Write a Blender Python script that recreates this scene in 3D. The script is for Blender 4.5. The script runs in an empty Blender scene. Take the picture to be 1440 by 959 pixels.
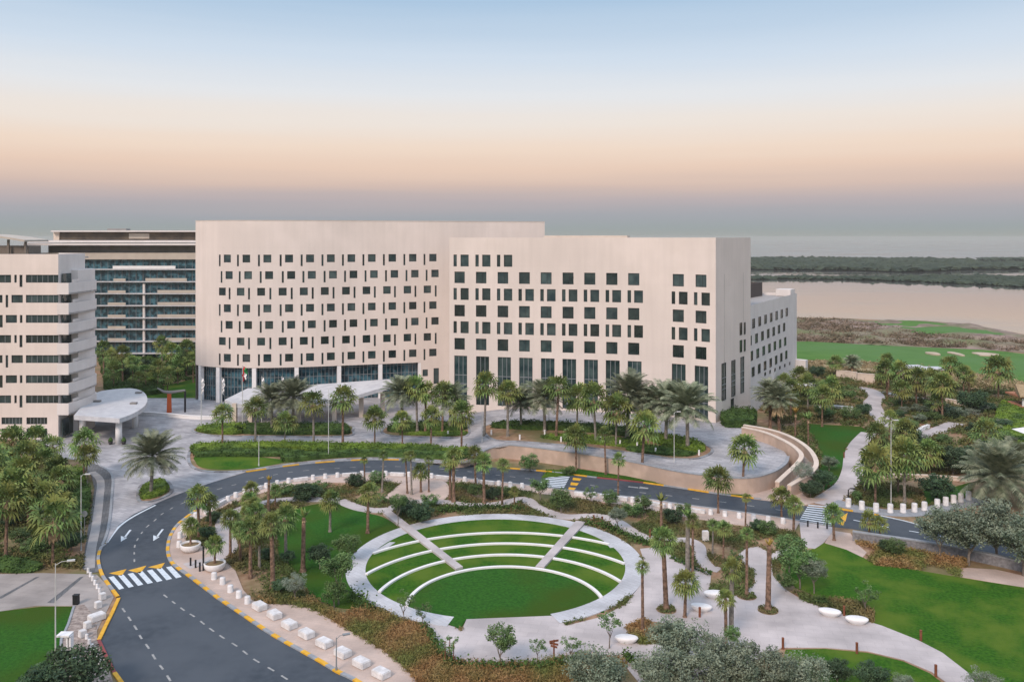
import bpy, bmesh, math, random
import numpy as np
from mathutils import Vector
R = math.radians
rnd = random.Random(7); NR = np.random.RandomState(11)
sc = bpy.context.scene; col = sc.collection
# ------------------------------------------------------------------ camera, sky, sun, exposure
F, H, CX, HY = 1200.0, 35.0, 720.0, 334.0
cd = bpy.data.cameras.new('camera'); cam = bpy.data.objects.new('camera', cd); col.objects.link(cam)
cam.location = (0, 0, H); cam.rotation_euler = (R(90), 0, 0)
cd.sensor_width = 36; cd.lens = 36*F/1440; cd.shift_y = -(479.5-HY)/1440; cd.clip_end = 40000; cd.clip_start = 1
sc.camera = cam
SUN_EL, SUN_AZ = 38, 207      # soft after-sunset glow from behind the viewer
w = bpy.data.worlds.new('World'); sc.world = w; w.use_nodes = True
nt = w.node_tree; nt.nodes.clear()
def nn(t, ty, **k):
    n = t.nodes.new(ty)
    for a, b in k.items(): setattr(n, a, b)
    return n
tc = nn(nt, 'ShaderNodeTexCoord'); sx = nn(nt, 'ShaderNodeSeparateXYZ'); nt.links.new(tc.outputs['Generated'], sx.inputs[0])
# slight unevenness of the haze layer with direction
mp = nn(nt, 'ShaderNodeMapping'); mp.inputs['Scale'].default_value = (1.1, 1.1, 26); nt.links.new(tc.outputs['Generated'], mp.inputs[0])
nz = nn(nt, 'ShaderNodeTexNoise'); nz.inputs['Scale'].default_value = 1.6; nz.inputs['Detail'].default_value = 3; nt.links.new(mp.outputs[0], nz.inputs[0])
ma = nn(nt, 'ShaderNodeMath', operation='MULTIPLY_ADD'); ma.inputs[1].default_value = 0.022; ma.inputs[2].default_value = -0.011
nt.links.new(nz.outputs[0], ma.inputs[0])
ad = nn(nt, 'ShaderNodeMath', operation='ADD'); nt.links.new(sx.outputs[2], ad.inputs[0]); nt.links.new(ma.outputs[0], ad.inputs[1])
rp = nn(nt, 'ShaderNodeValToRGB'); nt.links.new(ad.outputs[0], rp.inputs[0])
def srgb(r, g, b): return tuple(((c/255)/12.92 if c/255 <= .04045 else ((c/255+.055)/1.055)**2.4) for c in (r, g, b))
stops = [(0.0, (158, 162, 158)), (0.012, (155, 163, 165)), (0.026, (162, 165, 172)), (0.042, (182, 172, 175)), (0.060, (211, 187, 176)),
         (0.080, (231, 203, 184)), (0.105, (238, 216, 198)), (0.132, (236, 226, 217)), (0.162, (227, 229, 232)), (0.205, (207, 220, 234)), (0.265, (172, 198, 223)), (0.42, (172, 190, 216)), (1.0, (208, 218, 236))]
el = rp.color_ramp.elements
while len(el) < len(stops): el.new(0.5)
SK = 1.55
for e, (p, c) in zip(el, stops): e.position = p; e.color = (*[min(1, v/SK) if p < .4 else v*.95 for v in srgb(*c)], 1)
bgr = nn(nt, 'ShaderNodeBackground'); bgr.inputs[1].default_value = SK; nt.links.new(rp.outputs[0], bgr.inputs[0])
sky = nn(nt, 'ShaderNodeTexSky'); sky.sky_type = 'NISHITA'; sky.sun_disc = False
sky.sun_elevation = R(SUN_EL); sky.sun_rotation = R(SUN_AZ); sky.dust_density = 2
bgn = nn(nt, 'ShaderNodeBackground'); bgn.inputs[1].default_value = 0.004; nt.links.new(sky.outputs[0], bgn.inputs[0])
ash = nn(nt, 'ShaderNodeAddShader'); nt.links.new(bgr.outputs[0], ash.inputs[0]); nt.links.new(bgn.outputs[0], ash.inputs[1])
wo = nn(nt, 'ShaderNodeOutputWorld'); nt.links.new(ash.outputs[0], wo.inputs[0])
sl = bpy.data.lights.new('sun', 'SUN'); sl.energy = 2.65; sl.angle = R(16); sl.color = (1.0, 0.80, 0.68)
so = bpy.data.objects.new('sun', sl); col.objects.link(so)
d = Vector((math.sin(R(SUN_AZ))*math.cos(R(SUN_EL)), math.cos(R(SUN_AZ))*math.cos(R(SUN_EL)), math.sin(R(SUN_EL))))
so.rotation_euler = d.to_track_quat('Z', 'Y').to_euler()
sc.view_settings.view_transform = 'Standard'; sc.view_settings.look = 'None'
sc.view_settings.exposure = 0.0; sc.view_settings.gamma = 1
sc.render.engine = 'CYCLES'
sc.cycles.max_bounces = 6; sc.cycles.diffuse_bounces = 3; sc.cycles.glossy_bounces = 3; sc.cycles.transparent_max_bounces = 4; sc.cycles.volume_bounces = 0

# ------------------------------------------------------------------ materials
MATS = {}
def mat(name, c1, c2=None, scale=1.0, rough=0.8, bump=0.0, spec=0.3, c3=None, s3=0.05, metal=0, obj=False, bscale=None, rand=0.0, contrast=(0.35, 0.65)):
    if name in MATS: return MATS[name]
    m = bpy.data.materials.new(name); m.use_nodes = True; t = m.node_tree
    b = t.nodes['Principled BSDF']; b.inputs['Roughness'].default_value = rough; b.inputs['Metallic'].default_value = metal
    b.inputs['Specular IOR Level'].default_value = spec; b.inputs['Base Color'].default_value = (*c1, 1)
    if obj: co = nn(t, 'ShaderNodeTexCoord').outputs['Object']
    else: co = nn(t, 'ShaderNodeNewGeometry').outputs['Position']
    out = None
    if c2:
        n = nn(t, 'ShaderNodeTexNoise'); n.inputs['Scale'].default_value = scale; n.inputs['Detail'].default_value = 5; t.links.new(co, n.inputs['Vector'])
        r = nn(t, 'ShaderNodeValToRGB'); t.links.new(n.outputs[0], r.inputs[0])
        r.color_ramp.elements[0].position = contrast[0]; r.color_ramp.elements[1].position = contrast[1]
        r.color_ramp.elements[0].color = (*c1, 1); r.color_ramp.elements[1].color = (*c2, 1); out = r.outputs[0]
    if c3:
        n = nn(t, 'ShaderNodeTexNoise'); n.inputs['Scale'].default_value = s3; n.inputs['Detail'].default_value = 4; t.links.new(co, n.inputs['Vector'])
        r = nn(t, 'ShaderNodeValToRGB'); t.links.new(n.outputs[0], r.inputs[0]); r.color_ramp.elements[0].position = .42; r.color_ramp.elements[1].position = .62
        mx = nn(t, 'ShaderNodeMix', data_type='RGBA'); t.links.new(r.outputs[0], mx.inputs[0]); t.links.new(out, mx.inputs[6]); mx.inputs[7].default_value = (*c3, 1)
        out = mx.outputs[2]
    if rand:
        oi = nn(t, 'ShaderNodeObjectInfo'); hs = nn(t, 'ShaderNodeHueSaturation')
        mr = nn(t, 'ShaderNodeMapRange'); mr.inputs[3].default_value = 1-rand; mr.inputs[4].default_value = 1+rand; t.links.new(oi.outputs['Random'], mr.inputs[0])
        mr2 = nn(t, 'ShaderNodeMapRange'); mr2.inputs[3].default_value = .485; mr2.inputs[4].default_value = .51; t.links.new(oi.outputs['Random'], mr2.inputs[0])
        t.links.new(mr.outputs[0], hs.inputs['Value']); t.links.new(mr2.outputs[0], hs.inputs['Hue']); t.links.new(out, hs.inputs['Color']); out = hs.outputs[0]
    if out: t.links.new(out, b.inputs['Base Color'])
    if bump:
        n = nn(t, 'ShaderNodeTexNoise'); n.inputs['Scale'].default_value = bscale or scale*3; n.inputs['Detail'].default_value = 4; t.links.new(co, n.inputs['Vector'])
        bp = nn(t, 'ShaderNodeBump'); bp.inputs['Strength'].default_value = bump; bp.inputs['Distance'].default_value = 0.1
        t.links.new(n.outputs[0], bp.inputs['Height']); t.links.new(bp.outputs[0], b.inputs['Normal'])
    MATS[name] = m; return m
def tile_mat(name, c1, c2, mortar, bw, bh, rot=0, rough=.75, msize=.02, c3=None):
    m = bpy.data.materials.new(name); m.use_nodes = True; t = m.node_tree; b = t.nodes['Principled BSDF']
    b.inputs['Roughness'].default_value = rough; b.inputs['Specular IOR Level'].default_value = .3
    g = nn(t, 'ShaderNodeNewGeometry'); mpn = nn(t, 'ShaderNodeMapping'); mpn.inputs['Rotation'].default_value = (0, 0, rot)
    t.links.new(g.outputs['Position'], mpn.inputs[0])
    br = nn(t, 'ShaderNodeTexBrick'); t.links.new(mpn.outputs[0], br.inputs['Vector'])
    br.inputs['Scale'].default_value = 1; br.inputs['Brick Width'].default_value = bw; br.inputs['Row Height'].default_value = bh
    br.inputs['Mortar Size'].default_value = msize; br.inputs['Color1'].default_value = (*c1, 1); br.inputs['Color2'].default_value = (*c2, 1); br.inputs['Mortar'].default_value = (*mortar, 1)
    n = nn(t, 'ShaderNodeTexNoise'); n.inputs['Scale'].default_value = .25; n.inputs['Detail'].default_value = 7; t.links.new(g.outputs['Position'], n.inputs['Vector'])
    mr = nn(t, 'ShaderNodeMapRange'); mr.inputs[1].default_value = .3; mr.inputs[2].default_value = .7; mr.inputs[3].default_value = .72; mr.inputs[4].default_value = 1.12; t.links.new(n.outputs[0], mr.inputs[0])
    hs = nn(t, 'ShaderNodeHueSaturation'); t.links.new(mr.outputs[0], hs.inputs['Value']); t.links.new(br.outputs[0], hs.inputs['Color'])
    t.links.new(hs.outputs[0], b.inputs['Base Color']); MATS[name] = m; return m
M_wall = mat('stucco', (.66, .585, .525), (.71, .63, .57), .25, .85, .15, c3=(.63, .56, .505), s3=.06, bscale=6)
def streaks(m, amt=.985):
    t = m.node_tree; b = t.nodes['Principled BSDF']; src = b.inputs['Base Color'].links[0].from_socket
    g = nn(t, 'ShaderNodeNewGeometry'); mp_ = nn(t, 'ShaderNodeMapping'); mp_.inputs['Scale'].default_value = (1.1, 1.1, .07); t.links.new(g.outputs['Position'], mp_.inputs[0])
    n = nn(t, 'ShaderNodeTexNoise'); n.inputs['Scale'].default_value = 1.0; n.inputs['Detail'].default_value = 5; t.links.new(mp_.outputs[0], n.inputs['Vector'])
    mr = nn(t, 'ShaderNodeMapRange'); mr.inputs[1].default_value = .35; mr.inputs[2].default_value = .6; mr.inputs[3].default_value = amt; mr.inputs[4].default_value = 1.03; t.links.new(n.outputs[0], mr.inputs[0])
    # faint render joints every storey
    sp = nn(t, 'ShaderNodeSeparateXYZ'); t.links.new(g.outputs['Position'], sp.inputs[0]); md = nn(t, 'ShaderNodeMath', operation='PINGPONG'); md.inputs[1].default_value = 1.64; t.links.new(sp.outputs[2], md.inputs[0])
    lt = nn(t, 'ShaderNodeMath', operation='LESS_THAN'); lt.inputs[1].default_value = .035; t.links.new(md.outputs[0], lt.inputs[0]); mj = nn(t, 'ShaderNodeMath', operation='MULTIPLY_ADD'); mj.inputs[1].default_value = -.035; mj.inputs[2].default_value = 1; t.links.new(lt.outputs[0], mj.inputs[0])
    mm = nn(t, 'ShaderNodeMath', operation='MULTIPLY'); t.links.new(mr.outputs[0], mm.inputs[0]); t.links.new(mj.outputs[0], mm.inputs[1])
    hs = nn(t, 'ShaderNodeHueSaturation'); t.links.new(mm.outputs[0], hs.inputs['Value']); t.links.new(src, hs.inputs['Color']); t.links.new(hs.outputs[0], b.inputs['Base Color'])
M_wall2 = mat('stucco_cool', (.62, .58, .55), (.67, .63, .60), .3, .85, .1, bscale=6)
streaks(M_wall); streaks(M_wall2)
M_canopy = mat('canopy_metal', (.46, .47, .49), (.56, .57, .58), .8, .5)
M_white = mat('white_paint', (.74, .73, .72), (.80, .79, .78), 1.2, .6)
M_block = mat('white_concrete', (.55, .54, .53), (.72, .71, .70), 2.2, .7, .2)
M_glass = mat('window_glass', (.010, .026, .030), (.045, .070, .068), .55, .1, 0, .7, rand=.55)
M_glassb = mat('teal_glass', (.010, .035, .050), (.055, .15, .19), .75, .1, 0, .7, contrast=(.44, .60))
M_frame = mat('dark_frame', (.025, .027, .03), rough=.5)
M_mull = mat('grey_mullion', (.22, .24, .25), rough=.5)
M_roof = mat('roof_gravel', (.30, .29, .28), (.38, .36, .34), 1.5, .9)
M_beige = mat('beige_panel', (.45, .40, .34), (.50, .45, .38), .4, .8)
M_grey = mat('grey_plaster', (.22, .21, .20), (.27, .26, .25), .5, .8)
M_soil = mat('soil', (.23, .13, .075), (.36, .245, .155), .9, .95, .5, c3=(.15, .14, .06), s3=.12)
M_sand = mat('sand', (.42, .34, .25), (.50, .41, .31), .4, .95, .3)
M_dune = mat('dune', (.16, .112, .092), (.30, .225, .185), .3, .95, .9, c3=(.14, .15, .065), s3=.035, bscale=.8)
M_grass = mat('lawn', (.020, .078, .006), (.044, .130, .010), 3.5, .95, .5, .1, c3=(.085, .145, .016), s3=.22, bscale=14)
M_grass2 = mat('lawn_bright', (.018, .078, .010), (.034, .122, .014), 3.5, .95, .5, .1, c3=(.040, .082, .008), s3=.10, bscale=14)
M_golf = mat('golf_turf', (.058, .145, .022), (.090, .190, .034), .2, .9, .2, .15, c3=(.085, .18, .05), s3=.02, bscale=3)
M_road = mat('asphalt', (.040, .052, .066), (.060, .074, .090), 1.2, .75, .1, .3, c3=(.072, .086, .102), s3=.09, bscale=30)
M_line = mat('road_paint', (.52, .60, .65), (.66, .72, .76), 3, .7)
M_faded = mat('faded_paint', (.24, .25, .25), (.40, .40, .38), 3, .8)
M_yel = mat('yellow_paint', (.62, .33, .02), (.74, .42, .04), 2, .6)
M_kgrey = mat('kerb_grey', (.25, .27, .29), (.32, .34, .36), 2, .8)
M_red = mat('red_paint', (.25, .06, .06), rough=.7)
M_fore = tile_mat('forecourt_stone', (.46, .455, .465), (.33, .33, .345), (.24, .24, .25), 1.3, .65, .5)
M_pink = tile_mat('pink_paving', (.56, .44, .37), (.51, .405, .345), (.44, .36, .31), .8, .4, .3, msize=.012)
M_plaza = tile_mat('plaza_paving', (.52, .475, .46), (.48, .44, .43), (.41, .375, .36), 1.6, .8, .2, msize=.014)
M_ring = tile_mat('ring_paving', (.56, .57, .59), (.50, .51, .53), (.42, .42, .42), 1.1, .5, .8, msize=.02)
M_dark = tile_mat('dark_paving', (.16, .165, .17), (.12, .125, .13), (.08, .08, .08), .8, .4, 1.2)
M_peach = tile_mat('peach_wall', (.46, .35, .27), (.42, .32, .25), (.36, .27, .21), 1.2, .5, 0)
M_cream = mat('cream_cap', (.58, .49, .41), (.65, .56, .47), .8, .8)
M_stone = mat('grey_stone', (.16, .16, .17), (.26, .26, .27), 3.5, .9, .6)
M_cobble = mat('cobbles', (.20, .16, .14), (.40, .34, .30), 2.4, .9, .8, bscale=5)
M_pole = mat('white_pole', (.48, .49, .47), (.58, .58, .55), 2, .45, spec=.5)
M_black = mat('black_metal', (.018, .018, .020), rough=.5)
M_rust = mat('corten', (.16, .055, .03), (.22, .08, .04), 4, .8)
M_orange = mat('orange_paint', (.50, .10, .03), rough=.6)
M_trunk = mat('palm_bark', (.10, .062, .042), (.28, .18, .125), 3.5, .95, 1.0, obj=False, bscale=9)
M_trunkg = mat('grey_bark', (.17, .15, .13), (.30, .27, .23), 3.5, .95, 1.0, bscale=9)
M_fan = mat('fan_leaf', (.032, .085, .020), (.200, .300, .090), 2.6, .7, 0, .2, rand=.3, c3=(.20, .22, .06), s3=.35)
M_date = mat('date_leaf', (.075, .105, .055), (.300, .330, .215), 1.3, .65, 0, .3, rand=.18)
M_dead = mat('dead_frond', (.22, .15, .09), (.40, .29, .17), 2, .9, rand=.2)
M_yelf = mat('yellow_frond', (.28, .19, .03), (.42, .30, .07), 2, .8, rand=.2)
M_olive = mat('olive_leaf', (.070, .105, .065), (.25, .295, .205), 1.1, .7, 0, .25, rand=.12)
M_darkl = mat('dark_leaf', (.022, .055, .026), (.070, .120, .052), 1.2, .7, 0, .3, rand=.2)
M_greenl = mat('green_leaf', (.050, .105, .028), (.135, .215, .070), 1.5, .7, 0, .3, rand=.25)
M_silver = mat('silver_leaf', (.13, .17, .12), (.27, .31, .24), 2, .7, 0, .3, rand=.15)
M_lime = mat('lime_leaf', (.110, .190, .020), (.200, .290, .040), .5, .8, 0, .2, c3=(.060, .11, .02), s3=.25)
M_hedge = mat('hedge_leaf', (.030, .065, .015), (.075, .135, .030), .8, .8, 0, .2)
M_cover = mat('cover_leaf', (.050, .085, .026), (.21, .155, .070), .35, .9, 0, .15, c3=(.095, .13, .04), s3=.15)
M_orng = mat('russet_grass', (.24, .135, .055), (.36, .23, .105), .8, .9, 0, .15, c3=(.15, .17, .05), s3=.22)
M_wood = mat('branch_bark', (.14, .115, .095), (.22, .19, .16), 5, .9)
M_mang = mat('mangrove', (.020, .034, .022), (.050, .068, .042), .05, .95)
M_thatch = mat('thatch', (.28, .20, .11), (.36, .27, .16), 2, .95)

# ------------------------------------------------------------------ helpers
def G(px, py, z=0.0):
    Y = F*(H-z)/(py-HY); return Vector(((px-CX)/F*Y, Y, z))
def sm(t): t = max(0, min(1, t)); return t*t*(3-2*t)
FZ = 2.2
def zf(X): return FZ*sm((X+16)/18)      # the forecourt climbs to the right
def GF(px, py):
    z = 0
    for _ in range(12): p = G(px, py, z); z = zf(p.x)
    return Vector((p.x, p.y, z))
def tag(o, label=None, cat=None, group=None, kind=None):
    if label: o['label'] = label
    if cat: o['category'] = cat
    if group: o['group'] = group
    if kind: o['kind'] = kind
    return o
def link(name, me, parent=None, mats=()):
    for m in mats: me.materials.append(m)
    o = bpy.data.objects.new(name, me); col.objects.link(o)
    if parent: o.parent = parent
    return o
def empty(name, loc, label=None, cat=None, group=None, rz=0):
    o = bpy.data.objects.new(name, None); col.objects.link(o); o.location = loc; o.rotation_euler.z = rz; o.empty_display_size = .3
    return tag(o, label, cat, group)
class MB:
    def __init__(s): s.v = []; s.f = []; s.m = []; s.sm = False
    def face(s, pts, mi=0):
        n = len(s.v); s.v += [tuple(p) for p in pts]; s.f.append(tuple(range(n, n+len(pts)))); s.m.append(mi)
    def box(s, c, size, rz=0, mi=0, taper=1.0):
        cx, cy, cz = c; a, b, h = size[0]/2, size[1]/2, size[2]/2; cs, sn = math.cos(rz), math.sin(rz); n = len(s.v)
        for z, k in ((-h, 1), (h, taper)):
            for x, y in ((-a, -b), (a, -b), (a, b), (-a, b)):
                x *= k; y *= k; s.v.append((cx+x*cs-y*sn, cy+x*sn+y*cs, cz+z))
        for f in ((3, 2, 1, 0), (4, 5, 6, 7), (0, 1, 5, 4), (1, 2, 6, 5), (2, 3, 7, 6), (3, 0, 4, 7)): s.f.append(tuple(n+i for i in f)); s.m.append(mi)
    def tube(s, pts, rads, n=8, mi=0, cap=True):
        base = len(s.v); L = len(pts)
        for i in range(L):
            p = Vector(pts[i]); t = (Vector(pts[min(i+1, L-1)])-Vector(pts[max(i-1, 0)])).normalized()
            a = t.orthogonal().normalized() if abs(t.z) < .9 else Vector((1, 0, 0)); a = (a-t*a.dot(t)).normalized(); b = t.cross(a)
            for k in range(n):
                an = 2*math.pi*k/n; s.v.append(tuple(p+(a*math.cos(an)+b*math.sin(an))*rads[i]))
        for i in range(L-1):
            for k in range(n):
                k2 = (k+1) % n; s.f.append((base+i*n+k, base+i*n+k2, base+(i+1)*n+k2, base+(i+1)*n+k)); s.m.append(mi)
        if cap:
            s.f.append(tuple(base+k for k in range(n))[::-1]); s.m.append(mi); s.f.append(tuple(base+(L-1)*n+k for k in range(n))); s.m.append(mi)
    def lathe(s, c, prof, n=20, mi=0, sx=1, sy=1):
        base = len(s.v)
        for (r, z) in prof:
            for k in range(n):
                a = 2*math.pi*k/n; s.v.append((c[0]+r*math.cos(a)*sx, c[1]+r*math.sin(a)*sy, c[2]+z))
        for i in range(len(prof)-1):
            for k in range(n):
                k2 = (k+1) % n; s.f.append((base+i*n+k, base+i*n+k2, base+(i+1)*n+k2, base+(i+1)*n+k)); s.m.append(mi)
    def prism(s, pts, z0, z1, mi=0, side=None):
        side = mi if side is None else side; n = len(s.v); L = len(pts)
        z0 = [z0]*L if not hasattr(z0, '__len__') else z0; z1 = [z1]*L if not hasattr(z1, '__len__') else z1
        s.v += [(p[0], p[1], z0[i]) for i, p in enumerate(pts)]+[(p[0], p[1], z1[i]) for i, p in enumerate(pts)]
        s.f.append(tuple(range(n+L, n+2*L))); s.m.append(mi); s.f.append(tuple(range(n, n+L))[::-1]); s.m.append(mi)
        for i in range(L):
            j = (i+1) % L; s.f.append((n+i, n+j, n+L+j, n+L+i)); s.m.append(side)
    def build(s, name, mats, parent=None, smooth=False):
        me = bpy.data.meshes.new(name); me.from_pydata(s.v, [], s.f)
        if not isinstance(mats, (list, tuple)): mats = [mats]
        for m in mats: me.materials.append(m)
        me.polygons.foreach_set('material_index', s.m)
        if smooth: me.polygons.foreach_set('use_smooth', [True]*len(s.f))
        me.update(); return link(name, me, parent)
def catmull(P, closed=False, n=6):
    P = [Vector(p) for p in P]; L = len(P); out = []
    rng = range(L) if closed else range(L-1)
    for i in rng:
        if closed: a, b, c, e = P[i-1], P[i], P[(i+1) % L], P[(i+2) % L]
        else: a, b, c, e = P[max(i-1, 0)], P[i], P[i+1], P[min(i+2, L-1)]
        for k in range(n):
            t = k/n; out.append(.5*((2*b)+(c-a)*t+(2*a-5*b+4*c-e)*t*t+(3*b-a-3*c+e)*t**3))
    if not closed: out.append(P[-1])
    return out
def area2(P): return sum(P[i].x*P[(i+1) % len(P)].y-P[(i+1) % len(P)].x*P[i].y for i in range(len(P)))
def cdt(P, z=0):
    from mathutils.geometry import delaunay_2d_cdt
    V, E, Fc, *_ = delaunay_2d_cdt([Vector((p.x, p.y)) for p in P], [], [list(range(len(P)))], 1, 1e-4)
    bm = bmesh.new(); vs = [bm.verts.new((v.x, v.y, z)) for v in V]
    for f in Fc: bm.faces.new([vs[i] for i in f])
    return bm
AVOID = []       # paved and lawn outlines that plants keep off
def sheet(name, px, m, z=0.05, fore=False, smooth=False, skirt=.05, avoid=True, world=False, kind='structure', parent=None):
    P = [Vector(p) for p in px] if world else [(GF(*p) if fore else G(p[0], p[1], 0)) for p in px]
    if smooth: P = catmull(P, True, 5)
    if area2(P) < 0: P = P[::-1]
    if avoid: AVOID.append([(p.x, p.y) for p in P])
    bm = cdt(P)
    if fore:
        x0, x1 = min(p.x for p in P), max(p.x for p in P); x = math.ceil(x0)
        while x < x1:
            if -18 < x < 4: bmesh.ops.bisect_plane(bm, geom=bm.verts[:]+bm.edges[:]+bm.faces[:], plane_co=(x, 0, 0), plane_no=(1, 0, 0), dist=1e-5)
            x += 1.0
    for v in bm.verts: v.co.z = (zf(v.co.x) if fore else 0)+z
    if skirt:
        be = [e for e in bm.edges if e.is_boundary]
        r = bmesh.ops.extrude_edge_only(bm, edges=be)
        for v in r['geom']:
            if isinstance(v, bmesh.types.BMVert): v.co.z -= skirt
    bmesh.ops.recalc_face_normals(bm, faces=bm.faces[:])
    me = bpy.data.meshes.new(name); bm.to_mesh(me); bm.free()
    o = link(name, me, parent, [m])
    up = sum(p.normal.z for p in me.polygons)
    if up < 0: me.flip_normals()
    if kind: o['kind'] = kind
    return o
def line_w(px, fore=False, n=6, z=0):
    return catmull([(GF(*p) if fore else G(p[0], p[1], z)) for p in px], False, n)
def offs(P, dd):
    out = []
    for i, p in enumerate(P):
        t = (P[min(i+1, len(P)-1)]-P[max(i-1, 0)]); t.z = 0; t.normalize(); out.append(p+Vector((-t.y, t.x, 0))*dd)
    return out
def resample(P, step):
    out = [P[0].copy()]; acc = 0
    for a, b in zip(P, P[1:]):
        L = (b-a).length; t = step-acc
        while t <= L: out.append(a.lerp(b, t/L)); t += step
        acc = (acc+L) % step
    return out
def stroke(name, px, wid, m, z=.05, fore=False, avoid=True, skirt=.05):
    P = line_w(px, fore); A, B = offs(P, wid/2), offs(P, -wid/2); mb = MB()
    for i in range(len(P)-1):
        za = z+P[i].z; zb = z+P[i+1].z
        mb.face([(B[i].x, B[i].y, za), (B[i+1].x, B[i+1].y, zb), (A[i+1].x, A[i+1].y, zb), (A[i].x, A[i].y, za)])
        for C, sgn in ((A, 1), (B, -1)):
            q = [(C[i].x, C[i].y, za), (C[i+1].x, C[i+1].y, zb), (C[i+1].x, C[i+1].y, zb-skirt), (C[i].x, C[i].y, za-skirt)]; mb.face(q if sgn > 0 else q[::-1])
    if avoid: AVOID.append([(p.x, p.y) for p in A]+[(p.x, p.y) for p in B[::-1]])
    o = mb.build(name, m); o['kind'] = 'structure'; return o
def kerb(px, mats, seg=2.0, wid=.32, h=.14, fore=False, pattern=(0, 1), side=0, closed=False, z=0, n=6, smooth=True):
    P = [(GF(*p) if fore else G(p[0], p[1], 0)) for p in px]
    if smooth: P = catmull(P, closed, n)
    if closed: P.append(P[0].copy())
    P = resample(P, .5) if smooth else P
    if closed: P.append(P[0].copy())
    A, B = offs(P, wid/2+side), offs(P, -wid/2+side); mb = MB(); acc = 0
    for i in range(len(P)-1):
        mi = pattern[int(acc/seg) % len(pattern)]; acc += (P[i+1]-P[i]).length
        z0, z1 = P[i].z+z, P[i+1].z+z
        a0, a1, b0, b1 = A[i], A[i+1], B[i], B[i+1]
        mb.face([(b0.x, b0.y, z0+h), (b1.x, b1.y, z1+h), (a1.x, a1.y, z1+h), (a0.x, a0.y, z0+h)], mi)
        mb.face([(a0.x, a0.y, z0+h), (a1.x, a1.y, z1+h), (a1.x, a1.y, z1-.1), (a0.x, a0.y, z0-.1)], mi)
        mb.face([(b1.x, b1.y, z1+h), (b0.x, b0.y, z0+h), (b0.x, b0.y, z0-.1), (b1.x, b1.y, z1-.1)], mi)
    o = mb.build('kerb', mats); o['kind'] = 'structure'; return o
ORD = 'first second third fourth fifth sixth seventh eighth ninth tenth eleventh twelfth thirteenth fourteenth fifteenth sixteenth seventeenth eighteenth nineteenth twentieth'.split()
for t_ in ('twenty', 'thirty'):
    ORD += [t_+'-'+q for q in ORD[:9]]; ORD.append('thirtieth' if t_ == 'twenty' else 'fortieth')
def nth(i, n, side='left'):
    if n == 1: return ''
    if i == 0: return ', leftmost of them'
    if i == n-1: return ', rightmost of them'
    return ', '+ORD[i]+' from the left'
def in_poly(X, Y, P):
    P = np.asarray(P); ins = np.zeros(X.shape, bool); x0, y0 = P[:, 0], P[:, 1]; x1, y1 = np.roll(x0, -1), np.roll(y0, -1)
    for a, b, c, e in zip(x0, y0, x1, y1):
        if b == e: continue
        k = ((b > Y) != (e > Y)) & (X < (c-a)*(Y-b)/(e-b)+a); ins ^= k
    return ins
def quads_mesh(name, V, m, per=4):
    n = len(V)//per; me = bpy.data.meshes.new(name); me.vertices.add(len(V)); me.vertices.foreach_set('co', np.asarray(V, dtype=np.float32).ravel())
    me.loops.add(n*per); me.loops.foreach_set('vertex_index', np.arange(n*per, dtype=np.int32))
    me.polygons.add(n); me.polygons.foreach_set('loop_start', np.arange(0, n*per, per, dtype=np.int32)); me.polygons.foreach_set('loop_total', np.full(n, per, dtype=np.int32))
    me.materials.append(m); me.update(calc_edges=True); return me
def leaf_quads(C, size, up=0.3, rs=NR, aspect=.55):
    """C: centres (n,3) -> random small leaf faces"""
    n = len(C); nrm = rs.normal(size=(n, 3)); nrm[:, 2] = np.abs(nrm[:, 2])+up; nrm /= np.linalg.norm(nrm, axis=1)[:, None]
    t = rs.normal(size=(n, 3)); a = np.cross(nrm, t); a /= np.linalg.norm(a, axis=1)[:, None]; b = np.cross(nrm, a)
    s = (size*(.6+.8*rs.rand(n)))[:, None]; a = a*s; b = b*s*aspect
    return np.stack([C-a, C-b*.9+a*.1, C+a, C+b], 1).reshape(-1, 3)

# ------------------------------------------------------------------ land, water, dunes, golf
def flat(name, P, z, m):
    mb = MB(); mb.face([(x, y, z) for x, y in P]); o = mb.build(name, m); o['kind'] = 'structure'; return o
wm = bpy.data.materials.new('water'); wm.use_nodes = True; t = wm.node_tree; b = t.nodes['Principled BSDF']
b.inputs['Base Color'].default_value = (.13, .13, .125, 1); b.inputs['Roughness'].default_value = .08; b.inputs['IOR'].default_value = 1.6; b.inputs['Specular IOR Level'].default_value = .9
g = nn(t, 'ShaderNodeNewGeometry'); n1 = nn(t, 'ShaderNodeTexNoise'); n1.inputs['Scale'].default_value = .006; n1.inputs['Detail'].default_value = 6
mpp = nn(t, 'ShaderNodeMapping'); mpp.inputs['Scale'].default_value = (1, 2.5, 1); t.links.new(g.outputs[0], mpp.inputs[0]); t.links.new(mpp.outputs[0], n1.inputs['Vector'])
mr = nn(t, 'ShaderNodeMapRange'); mr.inputs[1].default_value = .4; mr.inputs[2].default_value = .62; mr.inputs[3].default_value = .01; mr.inputs[4].default_value = .13
t.links.new(n1.outputs[0], mr.inputs[0]); t.links.new(mr.outputs[0], b.inputs['Roughness'])
n2 = nn(t, 'ShaderNodeTexNoise'); n2.inputs['Scale'].default_value = .35; n2.inputs['Detail'].default_value = 3; t.links.new(g.outputs[0], n2.inputs['Vector'])
bp = nn(t, 'ShaderNodeBump'); bp.inputs['Strength'].default_value = .05; bp.inputs['Distance'].default_value = .3; t.links.new(n2.outputs[0], bp.inputs['Height']); t.links.new(bp.outputs[0], b.inputs['Normal'])
WZ = -1.5
flat('water', [(-12000, 60), (12000, 60), (12000, 12000), (-12000, 12000)], WZ, wm)
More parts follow.
